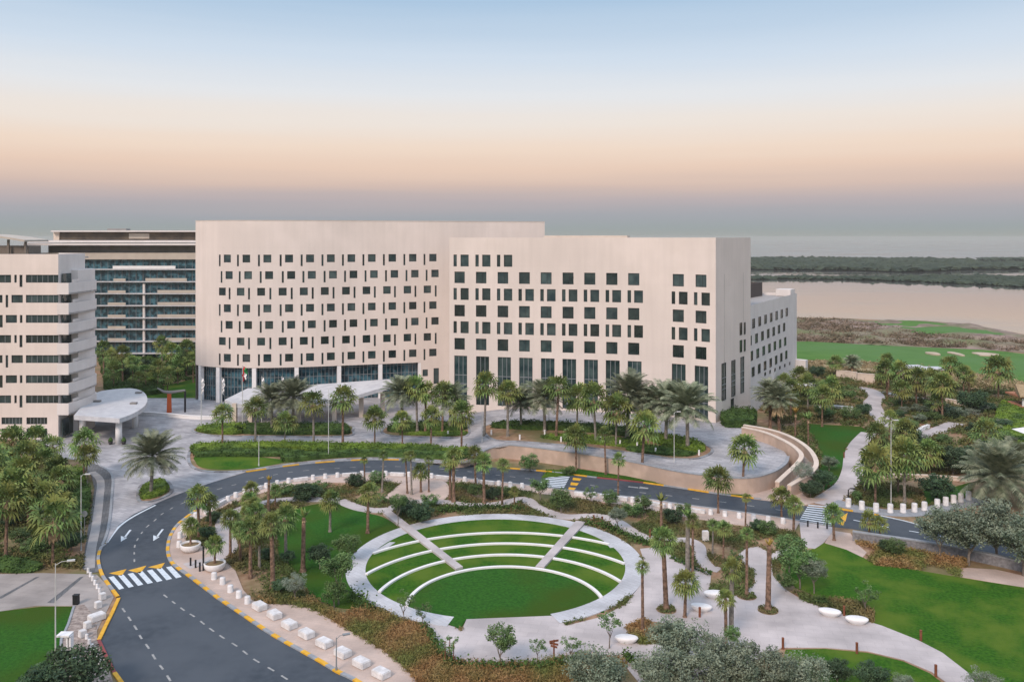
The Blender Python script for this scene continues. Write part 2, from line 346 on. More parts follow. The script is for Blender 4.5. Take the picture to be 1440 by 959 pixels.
shore = [G(*p, WZ) for p in [(1000, 450), (1122, 451), (1180, 452), (1240, 455), (1300, 456), (1350, 460), (1400, 468), (1440, 476), (1500, 486), (1600, 505)]]
land = [(-2500, -60), (700, -60), (700, shore[-1].y-20)]+[(p.x, p.y) for p in shore[::-1]]+[(40, 360), (-100, 420), (-2500, 900)]
mb = MB(); P = [Vector((x, y, 0)) for x, y in land]; 
if area2(P) < 0: P = P[::-1]
mb.prism([(p.x, p.y) for p in P], WZ-1, 0); o = mb.build('ground', M_soil); o['kind'] = 'structure'
# golf turf and dunes as one gently rolling field each
def field(name, px, m, z, amp=0, sc_=.05, step=3, edge=12, avoid=False):
    P = catmull([G(*p, 0) for p in px], True, 6); poly = [(p.x, p.y) for p in P]
    bm = cdt(P if area2(P) > 0 else P[::-1], z)
    xs = [p[0] for p in poly]; ys = [p[1] for p in poly]
    for ax, lo, hi in ((0, min(xs), max(xs)), (1, min(ys), max(ys))):
        c = lo+step
        while c < hi:
            bmesh.ops.bisect_plane(bm, geom=bm.verts[:]+bm.edges[:]+bm.faces[:], plane_co=(c, c, 0), plane_no=(1-ax, ax, 0), dist=1e-5); c += step
    from mathutils import noise
    pa = np.array(poly)
    for v in bm.verts:
        dd = np.min(np.hypot(pa[:, 0]-v.co.x, pa[:, 1]-v.co.y)); k = min(1, dd/edge)
        v.co.z = z+amp*k*(.45+noise.fractal(Vector((v.co.x*sc_, v.co.y*sc_, 3)), .8, 2.1, 5))
    me = bpy.data.meshes.new(name); bm.to_mesh(me); bm.free(); o = link(name, me, None, [m]); o['kind'] = 'structure'
    me.polygons.foreach_set('use_smooth', [True]*len(me.polygons)); return o
field('dune', [(1060, 447), (1122, 448), (1180, 449), (1240, 451.5), (1300, 452.5), (1350, 456), (1400, 463), (1440, 471), (1500, 481), (1500, 505), (1440, 496), (1374, 492), (1235, 486), (1123, 481), (1060, 480)], M_dune, .06, 1.7, .06, 3.5, 8)
field('golf_green', [(1230, 456), (1260, 454.5), (1300, 455.5), (1330, 459), (1370, 465), (1425, 478), (1380, 476), (1302, 473), (1262, 467)], M_golf, 1.0, .6, .03, 6, 6)
field('fairway', [(1050, 480), (1123, 480), (1235, 486), (1374, 492), (1440, 498), (1540, 510), (1540, 560), (1440, 538), (1374, 526), (1285, 516), (1221, 510), (1123, 506), (1050, 506)], M_golf, .10, .5, .02, 10, 15)
field('rough_verge', [(1100, 507), (1221, 511), (1285, 517), (1374, 528), (1440, 541), (1440, 556), (1380, 548), (1330, 535), (1270, 528), (1200, 524), (1100, 520)], mat('dry_grass', (.24, .19, .10), (.36, .29, .17), .5, .95), .08, .3, .1, 6, 5)
for i, (cx, cy, a, bb, lb) in enumerate([(1313, 498, 9, 1.7, 'small pale sand bunker on the fairway, left of the round one'), (1345, 498.5, 6, 2.6, 'round pale sand bunker in the middle of the fairway'), (1385, 499, 18, 2.2, 'long pale sand bunker at the right of the fairway')]):
    c = G(cx, cy, .3); rr = catmull([Vector((c.x+a*.17*math.cos(q)*(1+.25*math.sin(3*q+i)), c.y+bb*2*math.sin(q)*(1+.2*math.cos(2*q)), 0)) for q in [k*math.pi/5 for k in range(10)]], True, 4)
    mb = MB(); mb.prism([(p.x, p.y) for p in rr], .1, .62); o = mb.build('sand_bunker', M_sand); tag(o, None, None, None, 'structure')
# mangrove banks: a far-off wood
def mangrove(px, n, hgt, size, name='mangrove_wood', seed=1):
    rs = np.random.RandomState(seed); P = np.array([tuple(G(*p, WZ))[:2] for p in px]); V = []
    lo, hi = P.min(0), P.max(0); X = rs.uniform(lo[0], hi[0], n*4); Y = rs.uniform(lo[1], hi[1], n*4); k = in_poly(X, Y, P); X, Y = X[k][:n], Y[k][:n]
    ico = bmesh.new(); bmesh.ops.create_icosphere(ico, subdivisions=1, radius=1); iv = np.array([v.co[:] for v in ico.verts]); fi = np.array([[v.index for v in f.verts] for f in ico.faces]); ico.free()
    for x, y in zip(X, Y):
        s = size*rs.uniform(.5, 1.3); h = hgt*rs.uniform(.55, 1.1)
        q = iv*(1+.3*rs.normal(size=(len(iv), 1)))*[s, s, h*.5]+[x, y, WZ+h*.5]; V.append(q[fi].reshape(-1, 3))
    me = quads_mesh(name, np.concatenate(V), M_mang, 3); o = link(name, me)
    return tag(o, None, None, None, 'stuff')
o = mangrove([(900, 379.5), (1055, 379.5), (1180, 381), (1275, 383), (1360, 380), (1440, 379), (1520, 377), (1520, 373), (1440, 373), (1380, 372), (1365, 368.5), (1300, 367), (1180, 366), (1055, 365.5), (900, 365.5)], 8000, 5.5, 7, seed=2)
tag(o, 'broad dark mangrove bank across the lagoon behind the pale strip of water', 'mangrove wood')
o = mangrove([(1040, 394), (1100, 393), (1180, 393.5), (1260, 396), (1330, 399), (1380, 401), (1450, 405), (1520, 410), (1520, 394), (1440, 391), (1380, 389), (1260, 391), (1180, 391), (1100, 390.5), (1040, 391)], 2200, 2.6, 3.2, seed=3)
tag(o, 'narrow dark mangrove strip with trees mirrored in the near lagoon', 'mangrove wood')
o = mangrove([(1380, 366.5), (1520, 367.5), (1520, 365.6), (1380, 365)], 900, 4, 7, seed=4)
tag(o, 'thin far line of mangroves at the right edge beyond the sliver of water', 'mangrove wood')
flat('mud_bank', [tuple(G(*p, WZ))[:2] for p in [(1100, 387.2), (1260, 389), (1520, 393), (1520, 408), (1450, 403), (1260, 394), (1100, 389)]], WZ+.25, M_dune)

# ------------------------------------------------------------------ road, pavements, paths, lawns
R_out = [(171, 961), (161, 947), (139, 901), (167, 842), (163, 834), (150, 819), (142, 805), (138, 786), (142, 771), (149, 765), (167, 738), (188, 723), (219, 708), (250, 695), (290, 681), (346, 664), (373, 660), (417, 654), (459, 650), (511, 647), (563, 647), (626, 651), (664, 654.5), (705, 658), (766, 663), (824, 670), (901, 678.5), (960, 687), (1012, 695), (1075, 703), (1130, 711), (1192, 718), (1238, 725), (1303, 740), (1370, 752), (1450, 768)]
R_in = [(535, 980), (498, 956), (475, 945), (450, 930), (423, 915), (379, 890), (342, 865), (308, 842), (300, 836), (267, 811), (244, 794), (237, 782), (236, 769), (240, 753), (252, 736), (277, 717), (304, 706), (333, 694), (367, 684), (408, 675), (459, 669), (498, 666), (532, 665), (584, 667), (626, 670), (668, 675), (709, 679), (751, 684), (800, 690), (873, 698), (915, 703), (961, 710), (1023, 718), (1086, 727), (1125, 733), (1172, 741), (1200, 744), (1257, 754), (1300, 762), (1340, 770), (1450, 794)]
sheet('road', R_out[:3]+R_out[3:]+R_in[::-1]+[(300, 1060), (190, 1060)], M_road, .012, skirt=0)
fore_px = [(149, 766), (152, 740), (157, 700), (158, 680), (152, 664), (130, 650), (95, 645), (55, 640), (30, 640), (30, 600), (75, 560), (200, 556), (278, 556), (300, 548), (640, 548), (1000, 560), (1040, 590), (1050, 604), (1077, 616), (1098, 628), (1108, 642), (1104, 652), (1085, 664), (1050, 672), (1000, 669), (949, 662), (887, 649), (812, 637), (720, 626), (690, 630), (668, 640), (640, 650), (563, 646.5), (511, 646.5), (459, 649.5), (417, 653.5), (373, 659.5), (346, 663.5), (290, 681), (250, 695), (219, 708), (188, 723), (167, 738)]
sheet('forecourt', fore_px, M_fore, .035, fore=True, skirt=.12)
# kerbs with painted segments
YG = [M_yel, M_kgrey]
kerb([(139, 901), (148, 882), (158, 862), (167, 842)], [M_yel], smooth=False)
kerb([(166, 840), (150, 819), (142, 805), (138, 786), (142, 771), (148, 766)], YG, 1.6)
kerb([(139, 901), (150, 925), (161, 947)], [M_red], smooth=False, wid=.25)
kerb([(161, 947), (171, 961), (185, 985)], [M_yel], smooth=False)
kerb(R_in[:16], YG, 1.15, wid=.36)
kerb(R_in[15:36], [M_kgrey])
kerb(R_out[15:23], YG, 2.6)
kerb(R_out[23:26]+[(840, 672)], YG, 2.6)
kerb([(840, 672), (870, 675), (905, 679)], [M_red], smooth=False)
kerb([(905, 679)]+R_out[27:30], YG, 3.0)
kerb([(1165, 714), (1192, 718), (1238, 725)], YG, 2.6)
kerb([(1238, 725), (1270, 732), (1303, 740), (1380, 754)], [M_line], wid=.2, h=.05)
# lane markings
def marks(px, on, off, wid, m=M_line, start=0, n=8, arrows=False):
    P = resample(line_w(px, n=n), .15); mb = MB(); per = on+off; A, B = offs(P, wid/2), offs(P, -wid/2)
    for i in range(len(P)-1):
        if ((i*.15+start) % per) < on: mb.face([(B[i].x, B[i].y, .020), (B[i+1].x, B[i+1].y, .020), (A[i+1].x, A[i+1].y, .020), (A[i].x, A[i].y, .020)])
    o = mb.build('lane_marking', m); o['kind'] = 'structure'; return o
marks([(172, 855), (191, 883), (198, 896), (209, 911), (220, 929), (230, 942), (242, 961)], 1.0, 1.2, .17, M_faded)
marks([(230, 836), (243, 846), (259, 858), (275, 868), (293, 882), (313, 896), (334, 909), (356, 926), (380, 940), (407, 957), (440, 980)], .85, 1.15, .16, M_faded)
marks([(189, 790), (189, 771), (192, 761), (198, 751), (205, 742), (216, 733), (226, 724), (239, 716), (253, 709), (300, 690), (340, 679), (400, 665), (480, 658), (560, 656), (640, 661), (700, 668), (752, 674)], .8, 1.5, .16, M_faded)
marks([(830, 682), (880, 690), (960, 699), (1025, 707), (1110, 719)], 1, 2.6, .2, M_faded)
marks([(1200, 731), (1247, 741), (1300, 750), (1380, 765)], 1, 2.2, .2, M_line)
marks([(150, 763), (167, 741), (188, 726), (219, 710)], 50, 0, .3)
def paint(qs, m, z=.022, name='road_marking'):
    mb = MB()
    for q in qs:
        P = [G(*p, 0) for p in q]
        if area2(P) < 0: P = P[::-1]
        mb.face([(p.x, p.y, z) for p in P])
    o = mb.build(name, m); o['kind'] = 'structure'; return o
def lerpq(a, b, t): return [(p[0]+(q[0]-p[0])*t, p[1]+(q[1]-p[1])*t) for p, q in zip(a, b)]
qa = [(152.5, 811.5), (160, 810), (174.5, 827), (167.5, 829)]; qb = [(233.5, 797.5), (241, 796), (255.5, 811), (247.5, 813)]
paint([lerpq(qa, qb, i/6) for i in range(7)], M_line, name='crosswalk')
paint([[(153, 806), (178, 800), (171, 809.5)], [(180, 802), (206, 795), (197, 806)], [(208, 797.5), (232, 791), (226, 800)]], M_yel)
qs = []
for i in range(8):
    t0 = i/8; yl = 709.5+t0*22; q = [(1137-t0*13, yl), (1164+t0*5, yl+2.4+t0*5), (1164.6+t0*5, yl+3.7+t0*5), (1136.2-t0*13, yl+1.4)]; qs.append(q)
paint(qs, M_line, name='crosswalk')
paint([[(1181, 728), (1192, 721), (1189, 733)], [(1179, 736), (1188, 732), (1186, 739)]], M_yel)
paint([[(774-i*3.2, 668+i*2.3), (801-i*1.2, 670.5+i*2.3), (800.6-i*1.2, 671.9+i*2.3), (773-i*3.2, 669.4+i*2.3)] for i in range(7)], M_line, name='crosswalk')
paint([[(806, 671.5), (818, 673), (815, 676), (805, 675)], [(803, 678), (814, 679.5), (811, 683), (802, 682)], [(800, 685), (810, 686), (807, 689.5), (799, 689)]], M_yel)
for (x, y) in ((176, 755), (221.5, 754)):
    paint([[(x+6, y-10), (x+9, y-10), (x, y+1.5), (x-2.5, y+1)], [(x-6, y-1.5), (x+3, y+1), (x-6, y+6.5)]], M_line, .021, 'lane_arrow')
paint([[(884, 683.5), (898, 685), (897, 686.5), (883, 685)], [(900, 684), (912, 686), (911, 687.5), (898, 686.6)]], M_faded)
# near pavement and inner pavement
pave = [(590, 962), (565, 936), (536, 913), (500, 892), (475, 878), (450, 862), (431, 854), (409, 851), (379, 850), (355, 845), (342, 830), (331, 803), (318, 790), (300, 775), (262, 760), (264, 745), (280, 733), (308, 717), (333, 705), (367, 694), (408, 684), (459, 679), (498, 679), (532, 677), (560, 680), (590, 672), (626, 677), (668, 682), (709, 687), (751, 693), (800, 700), (873, 710), (915, 718), (961, 727), (1023, 737), (1086, 744), (1117, 748), (1125, 733.6)]
sheet('pavement', R_in[1:35]+pave[::-1]+[(535, 975)], M_pink, .075, skirt=.07)
main = [(600, 878), (617, 876), (640, 882), (649, 888), (656, 871), (779, 866), (797, 880), (845, 868), (880, 850), (903, 820), (908, 795), (900, 772), (923, 770), (942, 780), (975, 797), (1000, 806), (998, 832), (1015, 842), (1045, 836), (1062, 820), (1060, 805), (1045, 792), (1038, 780), (1050, 771), (1066, 769), (1078, 775), (1085, 790), (1087, 810), (1103, 828), (1130, 845), (1157, 855), (1200, 868), (1240, 880), (1290, 900), (1325, 918), (1360, 945), (1375, 965), (1338, 965), (1310, 945), (1270, 928), (1220, 916), (1160, 911), (1100, 911), (1060, 930), (980, 962), (900, 962), (870, 925), (810, 925), (760, 935), (700, 936), (640, 932), (622, 922), (606, 903)]
sheet('plaza', main, M_plaza, .06)
stroke('path', [(950, 760), (968, 760), (982, 768), (985, 783), (996, 797), (1012, 802)], 1.5, M_plaza, .064)
stroke('path', [(1130, 768), (1100, 777), (1084, 787)], 1.2, M_plaza, .067)
sheet('path', [(1124, 734), (1172, 742), (1168, 752), (1158, 764), (1146, 772), (1128, 770), (1126, 752)], M_plaza, .070)
stroke('path', [(477, 704), (510, 716), (545, 717), (575, 707), (620, 706), (660, 711), (700, 709), (735, 702), (752, 712), (775, 722), (800, 727), (840, 726), (865, 733), (885, 746), (910, 757), (952, 760)], 1.9, M_plaza, .058)
stroke('path', [(477, 703), (440, 703), (400, 703), (370, 708), (340, 716), (318, 728), (314, 745), (322, 765), (318, 778), (295, 788), (262, 797)], 1.9, M_plaza, .082)
sheet('path', [(540, 700), (556, 686), (572, 674), (612, 671), (630, 680), (634, 695), (620, 706), (575, 708)], M_pink, .054)
stroke('path', [(1152, 709), (1172, 697), (1192, 681), (1200, 662), (1202, 642), (1209, 625), (1224, 609)], 3.2, M_plaza, .05)
stroke('path', [(1248, 604), (1246, 593), (1232, 580), (1226, 568), (1233, 558), (1222, 549), (1205, 545)], 3.6, M_plaza, .05)
stroke('path', [(1282, 621), (1300, 612), (1326, 603), (1345, 595)], 3.2, M_plaza, .05)
stroke('path', [(1240, 551), (1262, 556), (1290, 560), (1330, 566)], 2.0, M_plaza, .046)
sheet('path', [(1160, 764), (1169, 746), (1196, 750), (1206, 766), (1219, 777), (1213, 784), (1190, 773)], M_pink, .05)
sheet('path', [(1350, 798), (1400, 801), (1445, 811), (1445, 827), (1350, 811)], M_pink, .05)
sheet('lawn', [(1157, 763), (1177, 767), (1198, 775), (1217, 786), (1232, 795), (1273, 799), (1349, 812), (1445, 827), (1460, 900), (1460, 970), (1376, 966), (1360, 945), (1325, 918), (1290, 900), (1240, 880), (1226, 875), (1227, 862), (1212, 850), (1150, 840), (1118, 826), (1104, 804), (1112, 784), (1135, 776)], M_grass, .045)
sheet('lawn', [(1105, 913.5), (1160, 912.5), (1220, 918), (1270, 930), (1308, 947), (1332, 966), (1090, 966), (1100, 930)], M_grass, .045)
sheet('lawn', [(395, 727), (430, 712), (470, 708), (510, 720), (540, 728), (560, 745), (525, 760), (495, 780), (486, 802), (495, 828), (512, 852), (480, 855), (450, 845), (430, 830), (415, 805), (392, 780)], M_grass2, .045, smooth=True)
sheet('lawn', [(1137, 596), (1210, 600), (1222, 606), (1205, 617), (1189, 630), (1192, 655), (1185, 672), (1160, 690), (1150, 668), (1156, 645), (1150, 625), (1138, 610)], M_grass2, .045)
sheet('lawn', [(0, 860), (60, 853), (103, 853), (92, 885), (85, 900), (82, 965), (-60, 965), (-60, 868)], M_grass2, .045)
sheet('lawn', [(1298, 690), (1330, 688), (1366, 678), (1362, 698), (1330, 706), (1300, 712)], M_grass2, .045)
sheet('lawn', [(205, 548), (278, 532), (278, 560), (205, 560)], M_grass, .045)
M_walk = tile_mat('walk_paving', (.36, .325, .30), (.32, .29, .27), (.27, .25, .23), 1.6, .8, .2, msize=.014)
sheet('plaza', [(-80, 809), (60, 806), (136, 808), (150, 822), (160, 840), (132, 895), (110, 870), (103, 852), (50, 852), (-80, 872)], M_walk, .045)
sheet('lawn', [(780, 661), (812, 659.5), (912, 674), (991, 685), (1040, 692), (1064, 700), (1012, 693.5), (901, 677), (824, 668.3), (786, 664)], M_grass2, .05)
sheet('planting_bed', [(884, 880), (903, 872), (935, 877), (962, 885), (968, 900), (915, 907), (888, 899)], M_soil, .068, avoid=False)
for q in ([(-5, 842), (50, 812), (56, 811), (2, 842)], [(66, 848), (112, 812), (118, 811), (76, 848)]):
    sheet('drain_strip', q, M_dark, .053, skirt=0)
sheet('cobble_bed', [(104, 853), (118, 850), (136, 870), (137, 901), (150, 930), (160, 962), (120, 962), (82, 962), (86, 900), (96, 880)], M_cobble, .05)
kerb([(104, 853), (96, 878), (86, 900), (83, 962)], [M_kgrey], smooth=False, wid=.2, h=.12)
sheet('pavement', [(126, 651), (142, 655), (158, 670), (157, 700), (152, 744), (143, 769), (138, 786), (141, 804), (128, 806), (116, 800), (121, 762), (127, 722), (133, 688), (128, 668), (112, 656)], M_dark, .07)
kerb([(140, 655), (157, 668), (157, 700), (152, 744), (143, 769)], [M_kgrey], wid=.3)
stroke('pavement', [(129, 664), (141, 676), (140, 700), (135, 740), (128, 775), (126, 800)], 1.0, mat('mid_paving', (.30, .29, .29), (.36, .35, .34), 1, .8), .076)

# amphitheatre
AC = Vector((-1.75, 92.0, 0)); AR, AI = 15.9, 13.85
def circ(c, r, n=96): return [(c.x+r*math.cos(2*math.pi*i/n), c.y+r*math.sin(2*math.pi*i/n)) for i in range(n)]
C1, C2 = circ(AC, AR), circ(AC, AI)
notch = [tuple(G(*p))[:2] for p in [(647, 885), (656, 871), (779, 866), (797, 879)]]
mb = MB()
for i in range(96):
    j = (i+1) % 96; an = 360*(i+.5)/96
    if 255.5 < an < 291: continue
    mb.face([(*C1[i], .095), (*C1[j], .095), (*C2[j], .095), (*C2[i], .095)]); mb.face([(*C1[i], 0), (*C1[j], 0), (*C1[j], .095), (*C1[i], .095)])
    mb.face([(*C2[j], .0), (*C2[i], .0), (*C2[i], .095), (*C2[j], .095)])
o = mb.build('ring_path', M_ring); o['kind'] = 'structure'
AVOID.append(circ(AC, AR))
lp = [C2[i] for i in range(96) if not (250 < 360*i/96 < 290)]
k0 = [i for i in range(96) if 360*i/96 >= 290][0]; k1 = [i for i in range(96) if 360*i/96 <= 250][-1]
lp = [C2[(k0+i) % 96] for i in range((k1-k0) % 96+1)]+notch
sheet('amphitheatre_lawn', [Vector((x, y, 0)) for x, y in lp], M_grass, .066, world=True, avoid=False)
SC = Vector((-.6, 81.0, 0))
inner = [(SC.x+9.3*math.cos(R(a)), SC.y+9.3*math.sin(R(a))) for a in range(-9, 190, 4)]
sheet('amphitheatre_lawn', [Vector((x, y, 0)) for x, y in inner]+[Vector((*p, 0)) for p in (C2[(k1-3) % 96], notch[0], notch[1], notch[2], notch[3], C2[(k0+3) % 96])], M_grass2, .078, world=True, avoid=False)
for ri, (rr, lb) in enumerate([(9.4, 'innermost white curved seat wall around the stage lawn'), (12.8, 'second white curved seat wall from the stage lawn'), (16.25, 'third white curved seat wall from the stage lawn'), (19.8, 'outermost white curved seat wall near the back of the round lawn')]):
    mb = MB(); pr = None; w2 = .17
    for a in np.arange(-12, 192.5, 1.5):
        p = [(SC.x+q*math.cos(R(a)), SC.y+q*math.sin(R(a))) for q in (rr-w2, rr+w2)]; m_ = SC+Vector((rr*math.cos(R(a)), rr*math.sin(R(a)), 0))
        ok = (m_-AC).length < AI+.15
        if ok and pr:
            mb.prism([pr[0], p[0], p[1], pr[1]], .0, .24)
        pr = p if ok else None
    o = mb.build('seat_wall', M_white); tag(o, lb, 'seat wall', 'curved seat walls of the amphitheatre')
for q, lb in (([(539, 724), (549, 720), (651, 800), (641, 803)], None), ([(810, 735), (824, 736.5), (765, 800.5), (753, 799.5)], None)):
    o = sheet('stepped_walk', q, M_plaza, .28, skirt=.28)
for q in ([(548, 763), (556, 763.5), (536, 777), (528, 775)], [(842, 754), (853, 757), (868, 770), (858, 771)]):
    sheet('ring_path', q, M_ring, .11)

# ------------------------------------------------------------------ islands, hedges
HED = []
def hedge(px, h, label, m=M_hedge, fore=True, dens=26, leaf=.13, smooth=True, grp='clipped hedges and shrub beds', seed=0, cat='hedge', name='hedge'):
    rs = np.random.RandomState(len(HED)+50); P = [(GF(*p) if fore else G(*p)) for p in px]
    if smooth: P = catmull(P, True, 4)
    if area2(P) < 0: P = P[::-1]
    c = sum(P, Vector())/len(P); A = np.array([(p.x, p.y) for p in P]); lo, hi = A.min(0), A.max(0)
    ar = abs(area2(P))/2; n = int(ar*dens); X = rs.uniform(lo[0], hi[0], n*6); Y = rs.uniform(lo[1], hi[1], n*6); k = in_poly(X, Y, A); X, Y = X[k][:n], Y[k][:n]
    Z = (np.array([zf(x) for x in X]) if fore else np.zeros(len(X)))
    top = h*(.86+.28*np.sin(X*1.7+Y*.9)*np.sin(Y*1.3-X*.6))+rs.normal(size=len(X))*.07
    Ct = np.stack([X, Y, Z+top], 1); per = []
    for i, p in enumerate(P):
        q = P[(i+1) % len(P)]; L = (q-p).length
        for _ in range(int(L*h*dens*1.3)):
            t = rs.rand(); r_ = p.lerp(q, t); per.append((r_.x+rs.normal()*.08, r_.y+rs.normal()*.08, (zf(r_.x) if fore else 0)+h*rs.rand()))
    C = np.concatenate([Ct, np.array(per)]) if per else Ct
    C = C-np.array([c.x, c.y, c.z]); me = quads_mesh(name, leaf_quads(C, leaf, .6, rs, .8), m); o = link(name, me); o.location = c
    tag(o, label, cat, grp); HED.append(o)
    mb = MB(); Pi = [p+(c-p).normalized()*.15 for p in P]
    mb.prism([(p.x-c.x, p.y-c.y) for p in Pi], [(p.z-c.z) for p in Pi], [(p.z-c.z)+h*.78 for p in Pi]); b_ = mb.build('branch_core', m, o)
    AVOID.append([tuple(a) for a in A]); return o
isl = {'a': [(266, 650), (268, 634), (285, 627), (330, 625.5), (480, 626.5), (640, 630), (676, 633), (660, 648), (626, 649), (563, 645), (511, 645), (459, 648), (417, 652), (373, 658), (340, 663), (300, 664), (276, 660)],
       'b': [(271, 606), (288, 600), (340, 598), (480, 598), (496, 606), (484, 614), (380, 614), (300, 613)],
       'c': [(537, 607), (550, 600), (600, 597), (652, 598), (655, 614), (600, 615), (550, 613)],
       'd': [(681, 600), (720, 596), (800, 598), (860, 603), (920, 610), (972, 619), (1000, 631), (996, 640), (975, 646), (940, 645), (900, 639), (820, 629), (740, 622), (692, 618)],
       'e': [(197, 706), (195, 690), (204, 680), (229, 674), (242, 690), (222, 703)]}
for k in isl:
    sheet('planting_island', isl[k], M_soil if k != 'a' else M_soil, .10, fore=True, smooth=True, skirt=.08, avoid=False)
    kerb(isl[k], [M_kgrey, M_stone], fore=True, closed=True, wid=.45, h=.16)
sheet('lawn', [(275, 650), (276, 643), (320, 641), (380, 645), (400, 650), (380, 655), (350, 660), (310, 661), (283, 658)], M_grass, .13, fore=True, smooth=True, avoid=False)
hedge([(274, 640), (276, 630), (330, 627.5), (420, 627), (500, 629), (560, 630), (610, 632), (612, 637), (560, 634.5), (480, 634), (400, 634), (330, 636)], 1.0, 'long lime-topped shrub bed behind the crescent lawn beside the road', M_lime)
hedge([(277, 644), (279, 638), (340, 637), (400, 636), (408, 642), (360, 643.5), (310, 643)], .9, 'dark clipped hedge curving round the back of the crescent lawn', M_hedge)
hedge([(400, 651), (412, 639), (520, 637.5), (610, 639), (660, 639), (650, 647), (600, 646), (520, 643), (460, 646)], 1.0, 'dark hedge beside the road kerb, right of the crescent lawn', M_hedge)
hedge([(430, 637.5), (520, 636), (600, 637), (652, 638), (650, 641), (600, 640), (520, 638.6), (440, 641)], 1.25, 'bright green low hedge line in the middle of the roadside bed', M_lime)
hedge([(276, 607), (292, 601.5), (340, 600), (340, 611), (300, 611)], .9, 'lime shrub clump on the left end of the narrow forecourt island', M_lime)
hedge([(342, 611), (342, 600), (420, 600), (478, 600), (490, 606), (478, 612)], .9, 'dark hedge on the narrow forecourt island under the date palms', M_hedge)
hedge([(545, 607), (556, 602), (600, 599), (650, 600), (651, 606), (600, 607), (560, 609)], 1.1, 'dark hedge on the short island before the hotel entrance', M_hedge)
hedge([(560, 611.5), (610, 608.5), (651, 608), (652, 613), (600, 613.5)], .4, 'low green planting in front of the short entrance island hedge', M_lime)
hedge([(690, 602), (720, 598), (800, 600), (860, 604.5), (915, 611), (905, 617), (850, 611), (790, 606), (730, 605)], 1.1, 'dark long hedge at the back of the big planted forecourt island', M_hedge)
hedge([(760, 616), (800, 613), (850, 617), (905, 622), (900, 631), (850, 627), (800, 622)], .5, 'lime green planting in the middle of the big forecourt island', M_lime)
hedge([(910, 618), (930, 615), (968, 621), (990, 631), (985, 637), (965, 636), (935, 629)], .9, 'bright green shrub bed at the right tip of the big forecourt island', M_lime)
hedge([(880, 634), (910, 628), (955, 635), (980, 639), (965, 643), (930, 641)], .5, 'dull green low bed along the front of the big forecourt island', M_hedge)
hedge([(199, 703), (199, 692), (208, 683), (227, 678), (237, 690), (221, 700)], .7, 'lime shrub patch round the foot of the lone date palm', M_lime, leaf=.12)
hedge([(146, 545), (160, 540), (215, 545), (230, 552), (205, 556), (160, 554)], 1.2, 'dark hedge behind the left hotel canopy', M_hedge, False)
hedge([(150, 520), (210, 516), (262, 522), (262, 528), (200, 530), (155, 532)], 1.6, 'dark hedge in the garden before the glass building', M_hedge, False)
hedge([(185, 534), (215, 531), (218, 537), (190, 540)], 1.2, 'lime hedge block in the garden between the two hotels', M_lime, False)
hedge([(1015, 590), (1030, 584), (1060, 586), (1060, 600), (1035, 602), (1018, 600)], 1.7, 'dark green clipped shrubs at the foot of the hotel corner', M_hedge, True)
hedge([(760, 672), (770, 660), (800, 664), (870, 671), (930, 679), (1000, 688), (1060, 697), (1020, 692), (900, 675.5), (822, 667)], .12, 'thin strip of turf between the peach wall and the road', M_grass, False, 30, .1, False, cat='turf strip', name='turf_strip')
hedge([(95, 668), (112, 662), (122, 672), (118, 684), (96, 690)], .9, 'lime green shrub bed beside the curved dark pavement', M_lime, False)
hedge([(105, 700), (126, 692), (121, 730), (112, 745), (104, 730)], 1.1, 'dark green hedge along the curved dark pavement', M_hedge, False)
hedge([(0, 788), (40, 790), (60, 798), (40, 806), (-5, 804)], .5, 'low dark planting along the paved walk at far left', M_hedge, False)
hedge([(1410, 570), (1440, 572), (1470, 590), (1470, 640), (1420, 630), (1400, 600)], 1.1, 'terraced green hedges below the thatched restaurant', M_lime, False)

# ------------------------------------------------------------------ retaining wall, ramp walls, parapet
def wallrun(name, px, z0, tops, thick, mats, label, cat='wall', fromtop=False, capm=True, n=5, parent=None, cap_t=.14, zbase=None):
    if hasattr(px[0], 'z'): K = [Vector((p.x, p.y, tp)) for p, tp in zip(px, tops)]
    elif fromtop: K = [G(p[0], p[1], tp) for p, tp in zip(px, tops)]
    else: K = [G(p[0], p[1], z0).to_3d() for p in px]; K = [Vector((k.x, k.y, tp)) for k, tp in zip(K, tops)]
    P = catmull(K, False, n); A, B = offs(P, thick/2), offs(P, -thick/2); c = P[len(P)//2].copy(); c.z = 0
    r_ = empty(name, c, label, cat) if parent is None else parent
    A2, B2 = offs(P, thick/2+.06), offs(P, -thick/2-.06); m1, m2 = MB(), MB(); zb = z0 if zbase is None else zbase
    for i in range(len(P)-1):
        q = [A[i], A[i+1], B[i+1], B[i]]; tp = [P[i].z-cap_t, P[i+1].z-cap_t, P[i+1].z-cap_t, P[i].z-cap_t]
        m1.prism([(v.x-c.x, v.y-c.y) for v in q[::-1]], zb, [tp[0]]*4 if False else tp[::-1])
        q = [A2[i], A2[i+1], B2[i+1], B2[i]]; t2 = [P[i].z, P[i+1].z, P[i+1].z, P[i].z]
        m2.prism([(v.x-c.x, v.y-c.y) for v in q[::-1]], [v-cap_t for v in t2[::-1]], t2[::-1])
    m1.build('wall_face', mats[0], r_); m2.build('coping', mats[1], r_); return r_
